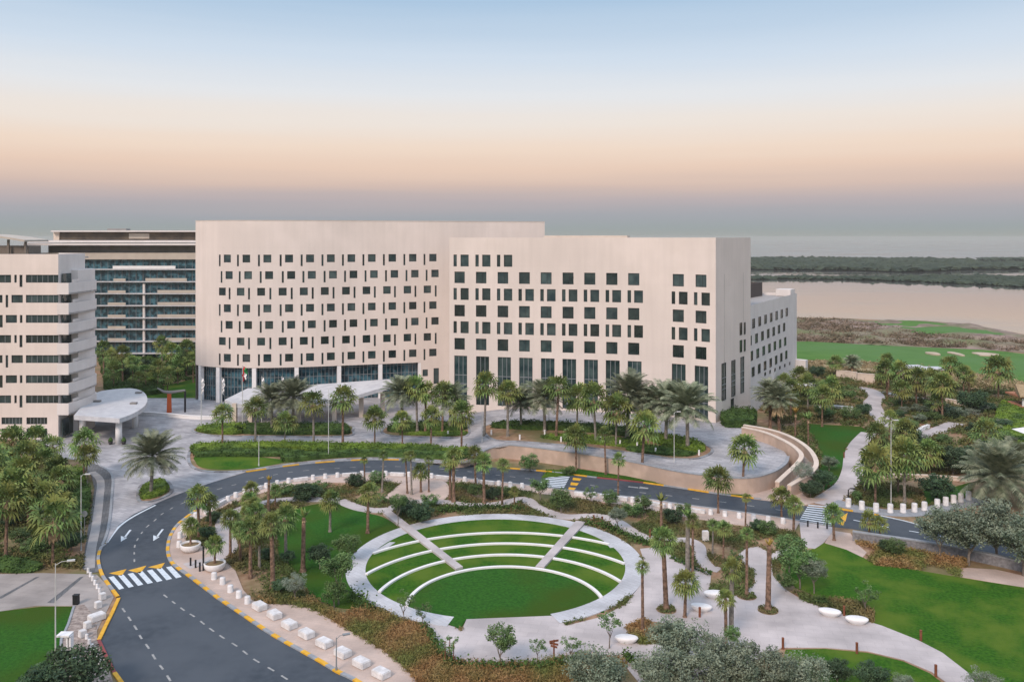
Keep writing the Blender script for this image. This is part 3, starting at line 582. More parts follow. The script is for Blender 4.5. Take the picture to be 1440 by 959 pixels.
# vertical faces need tiling in height: simple stone-course material
pm = mat('peach_render', (.46, .345, .27), (.56, .43, .345), .7, .85, .3, c3=(.40, .31, .25), s3=.3, bscale=2)
rw = [GF(*p) for p in [(563, 646.5), (610, 648.5), (640, 650), (668, 640), (690, 630), (720, 626), (812, 637), (887, 649), (949, 662), (1000, 669), (1050, 672), (1085, 664), (1104, 652), (1108, 642)]]
wallrun('retaining_wall', rw, 0, [max(.12, p.z+.12) for p in rw], .4, (pm, M_kgrey), 'long low peach retaining wall holding up the grey forecourt above the road')
wallrun('ramp_wall', [(1044, 600), (1075, 607), (1105, 620), (1122, 632), (1127, 641), (1120, 652), (1106, 665), (1093, 677)], 0, [4.0, 3.9, 3.8, 3.4, 3.1, 2.5, 2.0, 1.6], .55, (pm, M_cream), 'inner curved peach wall of the ramp beside the round forecourt end', fromtop=True)
wallrun('ramp_wall', [(1046, 597), (1085, 604), (1115, 615), (1138, 631), (1148, 650), (1140, 664), (1125, 673), (1110, 682)], 0, [4.1, 4.0, 3.8, 3.4, 3.0, 2.4, 1.9, 1.6], .55, (pm, M_cream), 'outer curved peach wall of the ramp beside the garden lawn', fromtop=True)
ra = catmull([G(*p, tp-.9) for p, tp in zip([(1044, 600), (1075, 607), (1105, 620), (1122, 632), (1127, 641), (1120, 652), (1106, 665), (1093, 677)], [4.0, 3.9, 3.8, 3.4, 3.1, 2.5, 2.0, 1.6])], False, 5)
mb = MB(); P1 = catmull([G(p[0], p[1], tp) for p, tp in zip([(1044, 600), (1075, 607), (1105, 620), (1122, 632), (1127, 641), (1120, 652), (1106, 665), (1093, 677)], [4.0, 3.9, 3.8, 3.4, 3.1, 2.5, 2.0, 1.6])], False, 5)
P2 = catmull([G(p[0], p[1], tp) for p, tp in zip([(1046, 597), (1085, 604), (1115, 615), (1138, 631), (1148, 650), (1140, 664), (1125, 673), (1110, 682)], [4.1, 4.0, 3.8, 3.4, 3.0, 2.4, 1.9, 1.6])], False, 5)
for i in range(len(P1)-1):
    h0, h1 = max(.06, P1[i].z-1.5), max(.06, P1[i+1].z-1.5)
    mb.face([(P1[i].x, P1[i].y, h0), (P1[i+1].x, P1[i+1].y, h1), (P2[i+1].x, P2[i+1].y, h1), (P2[i].x, P2[i].y, h0)])
o = mb.build('ramp', mat('ramp_grey', (.24, .22, .21), (.32, .30, .28), 1, .85)); o['kind'] = 'structure'
sheet('pavement', [(1060, 702), (1050, 690), (1085, 680), (1115, 660), (1110, 682), (1125, 690), (1135, 700), (1165, 702), (1130, 711), (1096, 706)], M_pink, .055)
wallrun('parapet_wall', [(1199, 760), (1240, 766), (1300, 775), (1360, 786), (1450, 806)], 0, [1.15]*5, .4, (M_stone, M_kgrey), 'grey stone parapet wall along the road above the big lawn')
wallrun('garden_wall', [(1236, 672), (1270, 672), (1320, 674), (1375, 678)], 0, [.6]*4, .4, (M_cream, M_cream), 'long low cream wall behind the palm bed at the right')
wallrun('garden_wall', [(1176, 533), (1190, 534), (1205, 536)], 0, [2.2]*3, .4, (M_cream, M_cream), 'beige garden wall beyond the garden, left of the path end')
wallrun('garden_wall', [(1206, 537), (1218, 538), (1230, 539)], 0, [2.2]*3, .4, (M_cream, M_cream), 'beige garden wall at the top of the winding path')
wallrun('garden_wall', [(1150, 576), (1175, 577), (1200, 579)], 0, [1.0]*3, .5, (M_white, M_white), 'white low wall among the shrubs left of the winding path')
wallrun('garden_wall', [(1283, 616), (1296, 606), (1306, 602)], 0, [.7]*3, .4, (M_white, M_white), 'white stair wall at the start of the upper garden path')
wallrun('garden_wall', [(1330, 566), (1352, 570), (1375, 576)], 0, [.9]*3, .5, (M_cream, M_cream), 'pale stepped wall below the dark round tree')
wallrun('boundary_wall', [(195, 584), (230, 586), (280, 590), (322, 590)], 0, [.75]*4, .35, (M_white, M_white), 'low white wall along the back of the forecourt near the orange pillar')

# ------------------------------------------------------------------ buildings
class Path:
    """facade line: samples of plan points with arc length and picture column"""
    def __init__(s, ctrl, n=12):
        P = catmull([Vector(((px-CX)/F*Z, Z, 0)) for px, Z in ctrl], False, n); s.P = P; s.u = [0]
        for a, b_ in zip(P, P[1:]): s.u.append(s.u[-1]+(b_-a).length)
        s.px = [CX+F*p.x/p.y for p in P]; s.L = s.u[-1]
    def U(s, px): return float(np.interp(px, s.px, s.u))
    def at(s, u): return Vector((float(np.interp(u, s.u, [p.x for p in s.P])), float(np.interp(u, s.u, [p.y for p in s.P])), 0))
    def nrm(s, u):
        t = (s.at(min(u+.3, s.L))-s.at(max(u-.3, 0))).normalized(); return Vector((t.y, -t.x, 0))
WIN = {}
def window_mesh(wd, ht, kind):
    key = (round(wd, 1), round(ht, 1), kind)
    if key in WIN: return WIN[key], key
    w_, h_ = key[0], key[1]; mb = MB(); fr = .07
    mb.box((0, 0, 0), (w_, .06, h_), mi=1)                                  # glass pane
    for s in (-1, 1):
        mb.box((s*(w_/2-fr/2), -.05, 0), (fr, .10, h_-.004), mi=0); mb.box((0, -.05, s*(h_/2-fr/2)), (w_-2*fr-.004, .10, fr), mi=0)
    if kind == 'tall':
        for x in (-w_/6, w_/6): mb.box((x, -.045, 0), (.09, .06, h_-2*fr-.004), mi=2)
        for k, th in ((.30, .10), (.42, .14), (.60, .12)): mb.box((0, -.06, -h_/2+h_*k), (w_-2*fr-.004, .05, th), mi=2)
    elif kind == 'strip':
        for k in range(1, 6): mb.box((-w_/2+w_*k/6, -.045, 0), (.07, .06, h_-2*fr-.004), mi=2)
    elif kind == 'sq' and w_ > 1.9: mb.box((w_*.1, -.045, 0), (.05, .05, h_-2*fr-.004), mi=0)
    me = bpy.data.meshes.new('window'); me.from_pydata(mb.v, [], mb.f)
    for m in (M_frame, M_glass, M_mull): me.materials.append(m)
    me.polygons.foreach_set('material_index', mb.m); me.update(); WIN[key] = me; return me, key
def facade(path, z0, z1, wins, parent, m=M_wall, recess=.38, name='wall'):
    """wins: (u0,u1,za,zb,kind).  Wall sheet with real openings and reveals; a window mesh set back in each"""
    us = {0.0, path.L}; zs = {z0, z1}
    for a, b_, c, e, k in wins: us |= {round(a, 3), round(b_, 3)}; zs |= {round(c, 3), round(e, 3)}
    k = 0
    while k < path.L: us.add(round(k, 3)); k += 2.0
    us = sorted(us); us = [us[0]]+[b_ for a, b_ in zip(us, us[1:]) if b_-a > .004]; zs = sorted(zs); zs = [zs[0]]+[b_ for a, b_ in zip(zs, zs[1:]) if b_-a > .004]
    mb = MB(); pts = [path.at(u) for u in us]
    for i in range(len(us)-1):
        uc = (us[i]+us[i+1])/2; cw = [q for q in wins if q[0] < uc < q[1]]; j = 0
        while j < len(zs)-1:
            zc = (zs[j]+zs[j+1])/2
            if any(q[2] < zc < q[3] for q in cw): j += 1; continue
            j2 = j+1
            while j2 < len(zs)-1 and not any(q[2] < (zs[j2]+zs[j2+1])/2 < q[3] for q in cw): j2 += 1
            a, b_ = pts[i], pts[i+1]; mb.face([(a.x, a.y, zs[j]), (b_.x, b_.y, zs[j]), (b_.x, b_.y, zs[j2]), (a.x, a.y, zs[j2])]); j = j2
    for (u0, u1, za, zb, kind) in wins:
        a, b_ = path.at(u0), path.at(u1); n = path.nrm((u0+u1)/2); ai, bi = a-n*recess, b_-n*recess
        mb.face([(a.x, a.y, za), (b_.x, b_.y, za), (bi.x, bi.y, za), (ai.x, ai.y, za)]); mb.face([(ai.x, ai.y, zb), (bi.x, bi.y, zb), (b_.x, b_.y, zb), (a.x, a.y, zb)])
        mb.face([(a.x, a.y, za), (ai.x, ai.y, za), (ai.x, ai.y, zb), (a.x, a.y, zb)]); mb.face([(b_.x, b_.y, zb), (bi.x, bi.y, zb), (bi.x, bi.y, za), (b_.x, b_.y, za)])
        me, key = window_mesh((b_-a).length, zb-za, kind)
        o = bpy.data.objects.new({'slit': 'narrow_window', 'tall': 'tall_window', 'strip': 'strip_window'}.get(kind, 'window'), me); col.objects.link(o); o.parent = parent
        c = (a+b_)/2-n*(recess-.12); o.location = (c.x, c.y, (za+zb)/2); o.rotation_euler.z = math.atan2((b_-a).y, (b_-a).x)
        o.scale = ((b_-a).length/key[0], 1, (zb-za)/key[1])
    return mb.build(name, m, parent)
def zat(py, Z): return H-(py-HY)*Z/F
# --- curved tall block
tall = empty('hotel_building', (0, 0, 0), 'tall pale hotel block with a curved front and seven rows of small square windows', 'building')
TP = Path([(275, 184.5), (285, 182.6), (305, 181), (335, 180), (380, 180), (440, 181.6), (500, 184), (560, 186.5), (600, 188.3), (634, 189.8), (700, 193), (766, 196)])
ws = []; A_ = [238, 345, 463, 585, 703, 820, 935, 1050, 1165, 1280, 1393]; B_ = [248, 355, 473, 597, 713, 832, 947, 1062, 1177, 1292, 1405]; C_ = [210, 313, 428, 549, 668, 786, 905, 1020, 1135, 1250, 1362]; Cs = [251, 360, 480, 600, 718, 835, 953, 1067, 1180, 1295, 1409]
zrow = [30.5, 27.0, 23.52, 20.0, 16.5, 13.03, 9.55]
for r_, zc in enumerate(zrow):
    ty = 'ABCABCA'[r_]
    for k in range(11):
        x = {'A': A_, 'B': B_, 'C': C_}[ty][k]/3.994+260; s_ = (Cs[k]/3.994+260) if ty == 'C' else x-11.8+(1.2 if k == 0 else 0)
        u = TP.U(x); ws.append((u-.82, u+.82, zc-.8, zc+.85, 'sq')); u = TP.U(s_); ws.append((u-.21, u+.21, zc-1.6, zc+.85, 'slit'))
for x, a, b_ in ((598, 4.4, 5.9), (613.5, 2.6, 6.1)):
    u = TP.U(x); ws.append((u-.6, u+.6, a, b_, 'sq'))
# lower glazed storey occupies px 281-592: wall starts above it
class Sub(Path):
    def __init__(s, par, u0, u1):
        N = max(2, int((u1-u0)/1.0)); us = [u0+(u1-u0)*i/N for i in range(N+1)]; s.P = [par.at(u) for u in us]; s.u = [0]
        for a, b_ in zip(s.P, s.P[1:]): s.u.append(s.u[-1]+(b_-a).length)
        s.px = [CX+F*p.x/p.y for p in s.P]; s.L = s.u[-1]
uG0, uG1 = TP.U(278.5), TP.U(592)
ws = sorted(ws); up = [q for q in ws if q[2] > 7.5]
facade(TP, 7.5, 38.5, up, tall)
lo = Sub(TP, uG1, TP.L); low = [(q[0]-uG1, q[1]-uG1, q[2], q[3], q[4]) for q in ws if q[2] <= 7.5]; facade(lo, -.3, 7.5, low, tall)
mb = MB()                                                # rear, ends and roof of the tall block
fr = [TP.at(TP.L*i/40) for i in range(41)]; bk = [p+Vector((-.5, 20, 0)) for p in fr]
L_, R_ = fr[0], fr[-1]; 
mb.face([(bk[0].x, bk[0].y, 0), (L_.x, L_.y, 0), (L_.x, L_.y, 38.5), (bk[0].x, bk[0].y, 38.5)]); mb.face([(R_.x, R_.y, 0), (bk[-1].x, bk[-1].y, 0), (bk[-1].x, bk[-1].y, 38.5), (R_.x, R_.y, 38.5)])
for i in range(40): mb.face([(bk[i+1].x, bk[i+1].y, 0), (bk[i].x, bk[i].y, 0), (bk[i].x, bk[i].y, 38.5), (bk[i+1].x, bk[i+1].y, 38.5)])
mb.build('rear_wall', M_wall, tall)
mb = MB(); mb.prism([(p.x, p.y+.4) for p in fr]+[(p.x, p.y-.4) for p in bk[::-1]], 37.6, 37.9); mb.build('roof', M_roof, tall)
mb = MB()
for i in range(40):
    a, b_ = fr[i], fr[i+1]; na = TP.nrm(TP.L*i/40)*.06; nb = TP.nrm(TP.L*(i+1)/40)*.06
    mb.prism([(a.x+na.x, a.y+na.y), (b_.x+nb.x, b_.y+nb.y), (b_.x-nb.x*7, b_.y-nb.y*7), (a.x-na.x*7, a.y-na.y*7)], 38.5, 38.62)
mb.build('parapet_coping', M_cream, tall)
mb = MB(); g = Sub(TP, uG0, uG1)                          # recessed ground-floor glazing
gp = [g.at(g.L*i/60)-g.nrm(g.L*i/60)*1.6 for i in range(61)]
for a, b_ in zip(gp, gp[1:]): mb.face([(a.x, a.y, -.3), (b_.x, b_.y, -.3), (b_.x, b_.y, 7.5), (a.x, a.y, 7.5)])
mb.build('glazing', M_glassb, tall)
mb = MB()
for i, (a, b_) in enumerate(zip(gp, gp[1:])):
    n = g.nrm(g.L*i/60); ang = math.atan2((b_-a).y, (b_-a).x)
    mb.box((a.x+n.x*.06, a.y+n.y*.06, 3.6), (.09, .12, 7.8), ang)
    for z_ in (1.0, 3.2, 5.2, 6.9): c = (a+b_)/2+n*.05; mb.box((c.x, c.y, z_), ((b_-a).length-.1, .08, .09), ang)
mb.build('mullions', M_mull, tall)
mb = MB(); us_ = [uG0+(uG1-uG0)*i/60 for i in range(61)]
for a, b_ in zip(us_, us_[1:]):
    p, q, n1_, n2_ = TP.at(a), TP.at(b_), TP.nrm(a), TP.nrm(b_); mb.face([(p.x, p.y, 7.5), (q.x, q.y, 7.5), (q.x-n2_.x*1.6, q.y-n2_.y*1.6, 7.5), (p.x-n1_.x*1.6, p.y-n1_.y*1.6, 7.5)][::-1])
mb.build('soffit', M_wall2, tall)
for x in (280.2, 306, 357, 417, 477, 535, 591):
    mb = MB(); u = TP.U(x); p = TP.at(u)-TP.nrm(u)*.45; ang = math.atan2(TP.nrm(u).x, -TP.nrm(u).y); mb.box((p.x, p.y, 3.5), (.85, .8, 7.9), ang); mb.build('column', M_white, tall)
# --- front block
front = empty('hotel_building', (0, 0, 0), 'pale front hotel block with large square windows and tall ground-floor windows', 'building')
FP = Path([(632, 166.6), (680, 165), (720, 163.7), (820, 161), (892, 158.7), (950, 155.4), (985, 152.8), (1006.5, 150.9)])
ws = []; zr = [30.5, 27.22, 24.0, 20.76, 17.53, 14.3]
big = [185, 306, 428, 549, 671, 794, 916, 1040, 1163]; sl_ = [160, 283, 404, 525, 648, 770, 892, 1015, 1138]; wi = [213, 335, 457, 578, 700, 822, 944, 1067, 1190]; tl = [191, 314, 436, 557, 680, 801, 923, 1045, 1168]
bx = [b_/3.994+600 for b_ in big]+[860+300/3.197, 860+402/3.197]; sx_ = [b_/3.994+600 for b_ in sl_]+[860+278/3.197, 860+378/3.197]; wx = [b_/3.994+600 for b_ in wi]+[860+322/3.197, 860+423/3.197]; tx = [b_/3.994+600 for b_ in tl]+[860+302/3.197, 860+404/3.197]
for r_, zc in enumerate(zr):
    for k in range(11):
        if r_ == 0 and k > 2: continue
        if r_ in (1, 3, 5): u = FP.U(bx[k]); ws.append((u-1.05, u+1.05, zc-1.12, zc+1.12, 'sq'))
        else:
            u = FP.U(wx[k]); ws.append((u-.83, u+.83, zc-1.15, zc+1.15, 'sq')); u = FP.U(sx_[k]); ws.append((u-.34, u+.34, zc-1.15, zc+1.15, 'slit'))
for k in range(11): u = FP.U(tx[k]); ws.append((u-1.3, u+1.3, 2.6, 12.0, 'tall'))
facade(FP, .0, 34.95, ws, front)
ec = FP.at(FP.L); ed = Vector((.65, 1, 0)).normalized(); Ls = 19.9; eb = ec+ed*Ls
SP = Path([(1006.5, 150.9), (CX+F*eb.x/eb.y, eb.y)], 8)
ws = []
zz = lambda py, px: H-(py-HY)*SP.at(SP.U(px)).y/F
p4 = lambda x: 860+x/3.197
q4 = lambda y: 310+y/3.197
for x, y0, y1, wd in ((504, 641, 808, 1.15), (547, 628, 790, 1.1), (587, 613, 775, 1.05), (581, 460, 515, .7), (598, 458, 512, .5), (581, 538, 592, .7), (598, 535, 588, .5), (542, 800, 872, .8)):
    u = SP.U(p4(x)); ws.append((u-wd, u+wd, zz(q4(y1), p4(x)), zz(q4(y0), p4(x)), 'tall' if wd > 1 else 'slit'))
facade(SP, .0, 34.95, ws, front, name='side_wall', recess=.16)
mb = MB(); fl = FP.at(0); fb = fl+Vector((1.5, 21, 0))
mb.face([(fb.x, fb.y, 0), (fl.x, fl.y, 0), (fl.x, fl.y, 34.95), (fb.x, fb.y, 34.95)]); mb.face([(eb.x, eb.y, 0), (fb.x, fb.y, 0), (fb.x, fb.y, 34.95), (eb.x, eb.y, 34.95)]); mb.build('rear_wall', M_wall, front)
mb = MB(); fp_ = [FP.at(FP.L*i/24) for i in range(25)]; mb.prism([(p.x, p.y+.3) for p in fp_]+[(eb.x-.3, eb.y), (fb.x+.3, fb.y-.3)], 34.0, 34.3); mb.build('roof', M_roof, front)
mb = MB(); a = G(766, 320); p0 = Vector(((768-CX)/F*172, 172, 0)); p1 = Vector(((884-CX)/F*167, 167, 0)); mb.box(((p0.x+p1.x)/2, (p0.y+p1.y)/2, 34.9), ((p1-p0).length, 3, .9), math.atan2((p1-p0).y, (p1-p0).x)); mb.build('roof_upstand', M_cream, front)
mb = MB()
for x, z0, z1 in ((508, 241, 700), (592, 235, 450)):
    p = SP.at(SP.U(p4(x)))+SP.nrm(1)*.012; mb.box((p.x, p.y, (zz(q4(z0), p4(x))+zz(q4(z1), p4(x)))/2), (.05, .02, zz(q4(z0), p4(x))-zz(q4(z1), p4(x))), math.atan2(ed.y, ed.x))
mb.build('wall_joint', M_grey, front)
# --- rear low block
rear = empty('hotel_building', (0, 0, 0), 'lower white hotel wing with four rows of small windows behind the front block', 'building')
r0 = Vector(((1050-CX)/F*166, 166, 0)); rd = Vector((.583, 1, 0)); 
def rz_at(px): t = ((px-CX)/F*r0.y-r0.x)/(.583-(px-CX)/F); return r0.y+t
RP = Path([(1050, rz_at(1050)), (1085, rz_at(1085)), (1120.5, rz_at(1120.5))], 8)
ws = []
for cols, y_l, y_r in (((638, 787), 463, 412), ((623, 775), 541, 480), ((629, 780), 609, 544), ((636, 785), 680, 604)):
    for k in range(7):
        x = cols[0]+(cols[1]-cols[0])*(1-(1-k/6)**1.0); x = cols[0]+(cols[1]-cols[0])*k/6*(1.12-.12*k/6); y = y_l+(y_r-y_l)*(x-cols[0])/(cols[1]-cols[0])
        Zc = rz_at(p4(x)); u = RP.U(p4(x)); zc = H-(q4(y)-HY)*Zc/F; ws.append((u-1.0, u+1.0, zc-.95, zc+.95, 'sq'))
for k in range(6):
    x = 690+k*22; y = 690-k*9.5; Zc = rz_at(p4(x)); u = RP.U(p4(x)); zc = H-(q4(y)-HY)*Zc/F; ws.append((u-.6, u+.6, zc-.35, zc+.35, 'sq'))
facade(RP, 0, 21.6, ws, rear, M_wall2, recess=.16)
re = RP.at(RP.L); rs_ = RP.at(0); off = Vector((-22, 8, 0)); mb = MB()
for a, b_ in ((re, re+off), (re+off, rs_+off)): mb.face([(a.x, a.y, 0), (b_.x, b_.y, 0), (b_.x, b_.y, 21.6), (a.x, a.y, 21.6)])
mb.build('rear_wall', M_wall2, rear)
mb = MB(); nn_ = RP.nrm(1); mb.prism([(p.x, p.y) for p in (rs_-nn_*.4, re-nn_*.4, re+off, rs_+off)], 20.8, 21.0); mb.build('roof', M_roof, rear)
mb = MB(); q0, q1 = Vector(((1040-CX)/F*184, 184, 0)), Vector(((1089-CX)/F*203, 203, 0)); c = (q0+q1)/2-nn_*3; ang = math.atan2((q1-q0).y, (q1-q0).x)
mb.box((c.x, c.y, 22.6), ((q1-q0).length, .3, 3.3), ang); mb.box((c.x-6, c.y+5, 22.6), ((q1-q0).length, .3, 3.3), ang); 
e1 = Vector((c.x, c.y, 0))+(q1-q0).normalized()*(q1-q0).length/2; mb.box((e1.x-3, e1.y+2.5, 22.6), (.3, 8, 3.3), 0.88); mb.build('plant_screen', mat('brown_screen', (.07, .055, .05), rough=.7), rear)
mb = MB(); c = re-nn_*2-rd.normalized()*3; mb.box((c.x, c.y, 21.9), (3.5, 3.5, 1.6), ang); mb.build('roof_hatch', M_wall2, rear)
mb = MB(); c = re+Vector((1.5, -1, 0)); mb.box((c.x-1, c.y, 2.9), (1.8, 3.0, 5.8), ang); mb.build('stair_tower', M_wall2, rear)
# --- left building
left = empty('hotel_building', (-92, 148, 0), 'near left white hotel with stacked curved balcony bands and strip windows', 'building')
class Abs(Path): pass
LP = Path([(-120, 148), (0, 148), (82, 148)], 10); ws = []; u1 = lambda z: LP.U(z/3.994)
lz = [27.83-3.48*k for k in range(7)]
for r_, zc in enumerate(lz):
    ws.append((u1(145), u1(343), zc-.68, zc+.68, 'strip')); t_ = r_ % 3
    if t_ == 0: W = [(-160, 62, 0), (80, 94, 0), (109, 126, .75), (-220, -195, .75)]
    elif t_ == 1: W = [(-80, 14, 0), (31, 46, .8), (64, 128, 0), (-190, -110, 0)]
    else: W = [(-60, 15, .8), (32, 95, 0), (111, 126, 0), (-200, -100, 0)]
    for a, b_, dn in W: ws.append((u1(a), u1(b_), zc-.68-dn, zc+.68, 'slit' if b_-a < 30 else ('sq' if b_-a < 100 else 'strip')))
zg = H-(595-HY)*148/F
for a, b_ in ((8, 125), (148, 265), (-140, -20)): ws += [(u1(a), u1(b_), zg-.2, zg+1.0, 'strip'), (u1(a), u1(b_), .3, zg-.9, 'strip')]
facade(LP, 0, 32.1, sorted(ws), left)
lx = LP.at(LP.L).x
def lw(nm, P, z0, z1, m): q = MB(); q.prism([(x+92, y-148) for x, y in P], z0, z1); return q.build(nm, m, left)
for ch in left.children: ch.location.x += 92; ch.location.y -= 148
q = MB(); q.prism([(x+92, y-148) for x, y in ((-125, 148.4), (lx-.05, 148.4), (-79.4, 160), (-125, 175))], 31.2, 31.4); q.build('roof', M_roof, left)
# side wall (core), drawn in slightly from the bands
q = MB(); S = [(lx, 148), (-78.4, 151.8), (-77.25, 152.0), (-76.85, 156), (-77.2, 158.0), (-78.0, 159.2), (-80, 160.6), (-86, 163)]
for a, b_ in zip(S, S[1:]): q.face([(a[0]+92, a[1]-148, 0), (b_[0]+92, b_[1]-148, 0), (b_[0]+92, b_[1]-148, 29.2), (a[0]+92, a[1]-148, 29.2)])
q.face([(x+92, y-148, 29.2) for x, y in S])
S = [(lx, 148), (-78.45, 156.8), (-85, 160)]
for a, b_ in zip(S, S[1:]): q.face([(a[0]+92, a[1]-148, 29.2), (b_[0]+92, b_[1]-148, 29.2), (b_[0]+92, b_[1]-148, 32.1), (a[0]+92, a[1]-148, 32.1)])
q.build('side_wall', M_wall2, left)
bandP = [(lx-.2, 147.95), (-76.85, 147.9), (-76.55, 150.5), (-76.45, 153), (-76.6, 156), (-76.95, 158), (-77.7, 159.3), (-78.9, 160.2)]
inn = [(lx-.2, 148.6), (-79.3, 160.4)]
for k in range(7):
    zt = lz[k]-.72; zb = zt-2.0; q = MB(); bp_ = catmull([Vector((x, y, 0)) for x, y in bandP[1:]], False, 4); bp_ = [Vector((*bandP[0], 0))]+bp_
    ins = offs(bp_, .22)
    for a, b_, c, e in zip(bp_, bp_[1:], ins, ins[1:]): q.prism([(v.x+92, v.y-148) for v in (a, b_, e, c)], zb, zt)
    q.prism([(v.x+92, v.y-148) for v in bp_[1:]]+[(inn[1][0]+92, inn[1][1]-148), (lx+92, .8)], zb-.003, zb+.3); q.build('balcony', M_wall2, left)
for k in range(7):
    zt = lz[k]; q = MB(); q.box((-78.38+92, 150.2-148, zt-.1), (.14, 2.9, 1.9)); q.build('balcony_door', [M_glass], left)
    q = MB(); q.box((-76.95+92, 150.6-148, zt-.45), (.06, 2.2, .5)); q.build('balcony_rail', M_wall2, left)
q = MB(); q.box((-78.2+92+.06, 150.3-148, 1.9), (.12, 4.2, 3.0)); q.build('entrance_door', M_glass, left)
# left canopy
can = empty('entrance_canopy', GF(160, 605), 'white rounded entrance canopy on round columns beside the near left hotel', 'canopy')
Pc = catmull([G(*p, 4.9) for p in [(104, 584), (118, 568), (136, 552), (158, 547.5), (184, 546), (200, 550), (207, 559), (204, 570), (188, 581), (168, 588.5)]], False, 5)
q = MB(); L0 = can.location; q.prism([(p.x-L0.x, p.y-L0.y) for p in Pc[::-1]], 4.15, 4.9); q.build('canopy_roof', M_canopy, can)
for (x, y) in ((167, 624), (116, 612), (190, 602)):
    p = G(x, y); q = MB(); q.tube([(p.x-L0.x, p.y-L0.y, 0), (p.x-L0.x, p.y-L0.y, 4.16)], [.55, .5], 16); q.build('column', M_white, can, True)
for (x, y) in ((137, 565), (188, 568), (195, 553)):
    p = G(x, y, 4.9); q = MB(); q.box((p.x-L0.x, p.y-L0.y, 5.05), (1.1, .8, .3)); q.build('roof_vent', M_grey, can)
for i, (dx, dy, lb) in enumerate(((-1.1, -.6, 'dark round planter at the foot of the canopy column, left one'), (1.1, -.5, 'dark round planter at the foot of the canopy column, right one'))):
    p = G(167, 624)+Vector((dx, dy, 0)); e_ = empty('planter', p, lb, 'planter', 'dark planters under the canopy'); q = MB(); q.lathe((0, 0, 0), [(.25, 0), (.38, .55), (.34, .55), (.3, .45), (0, .45)], 14); q.build('pot', M_black, e_, True)
    q = MB(); q.lathe((0, 0, .45), [(.3, 0), (.4, .3), (.2, .7), (0, .85)], 9); q.build('shrub', M_hedge, e_)
# main canopy in front of the tall block
can = empty('entrance_canopy', GF(430, 585), 'long pale folded entrance canopy in front of the curved hotel block, behind the date palms', 'canopy'); L0 = can.location
tri = [(316, 562, 4.0), (348, 546, 5.2), (400, 543.5, 5.2), (440, 541, 5.4), (480, 538, 5.8), (546, 533, 6.4), (560, 536, 6.4), (545, 543, 6.0), (500, 556.5, 4.8), (470, 561, 4.5), (400, 567, 4.2), (330, 568, 4.0)]
Pc = [G(*p) for p in tri]; q = MB(); q.prism([(p.x-L0.x, p.y-L0.y) for p in Pc[::-1]], [p.z-.7 for p in Pc[::-1]], [p.z for p in Pc[::-1]]); q.build('canopy_roof', M_canopy, can)
for (x, y) in ((330, 598), (352, 596), (420, 596), (470, 592), (508, 586), (538, 582)):
    p = GF(x, y); q = MB(); q.box((p.x-L0.x, p.y-L0.y, 2.2+p.z/2-.2), (.8, .8, 4.4-p.z-.2)); q.build('column', M_cream, can)
# --- glass building behind
glass = empty('glass_building', (-115, 248, 0), 'dark teal glass building with white floor slabs behind, between the two hotels', 'building'); gx = lambda px, Z=248: (px-CX)/F*Z+115
def gb(nm, px0, px1, z0, z1, y0, y1, m): q = MB(); q.box(((gx(px0)+gx(px1))/2, (y0+y1)/2, (z0+z1)/2), (gx(px1)-gx(px0), y1-y0, z1-z0)); return q.build(nm, m, glass)
gb('glazing', 60, 290, 0, 28.6, 1.2, 24, M_glassb); sl7 = [25.7, 22.1, 18.65, 15.15, 11.6, 8.3, 4.8, 1.3]
for z_ in sl7: gb('floor_slab', 58, 290, z_-.14, z_+.14, -.3, 1.4, M_canopy)
gb('parapet_band', 56, 290, 28.6, 30.5, -.1, 24, M_beige); gb('attic_wall', 60, 290, 30.5, 32.6, 3, 22, M_grey)  # attic wall's dark grey has the shadow of the recess put into its colour
gb('roof_slab', 38, 292, 32.7, 33.3, -2, 26, M_wall2); gb('roof_slab', 42, 292, 33.55, 34.1, -1, 25, M_wall2)
gb('upper_storey', 70, 290, 34.2, 36.6, 4, 20, mat('dark_attic', (.06, .05, .045), (.14, .11, .08), .3, .6)); gb('roof_slab', 66, 292, 36.6, 37.0, 2, 22, M_wall2)
gb('end_fin', 66, 74, 34.2, 36.6, 3.5, 20, M_cream); gb('upper_screen', 137, 164, 37.0, 37.6, 6, 9, M_grey); gb('upper_panel', 173, 202, 34.6, 36.2, 3.8, 4.2, M_beige)  # last one is a plain beige panel before the dark upper storey
q = MB()
for k in range(24): x = gx(60)+k*2.05; q.box((x, 1.14, 14), (.10, .1, 28.4))
q.build('mullions', M_mull, glass)
gb('column', 200, 202.8, 0, 21.5, .3, 1.1, M_wall2)
for k, (a, b_) in enumerate([(159, 247), (205, 263), (222, 275), (222, 275), (222, 275), (222, 275), (228, 275)]):
    gb('balcony_panel', a, b_, sl7[k]+.18, sl7[k]+1.05, -.25, 0, M_beige if k else M_white)
for k in range(1, 7): gb('balcony_panel', 152-(k == 1)*(-8), 177, sl7[k]+.18, sl7[k]+.95, -.25, 0, M_beige)
# --- roof top pavilion far left and distant block
far = empty('roof_pavilion', (-132, 232, 0), 'distant building with an arched pale roof at the far left edge', 'building'); q = MB()
q.prism([(-30, 0), (0, 0), (0, 10), (-30, 10)], 0, 30.5); q.build('wall', M_grey, far)
q = MB(); arc = [(-30+30*i/12, 34.3+1.6*math.sin(math.pi*i/12)) for i in range(13)]
for (x0, z0), (x1, z1) in zip(arc, arc[1:]): q.prism([(x0, -1), (x1, -1), (x1, 11), (x0, 11)], [z0-.5, z1-.5, z1-.5, z0-.5], [z0, z1, z1, z0])
q.build('arched_roof', M_beige, far)
for k in range(7): q = MB(); q.box((-29+k*4.7, 1, 32.3), (.5, .5, 4.2)); q.build('post', M_wood, far)
q = MB(); q.box((-15, 5, 31.6), (29, 6, 2.2)); q.build('planting_box', M_wood, far)
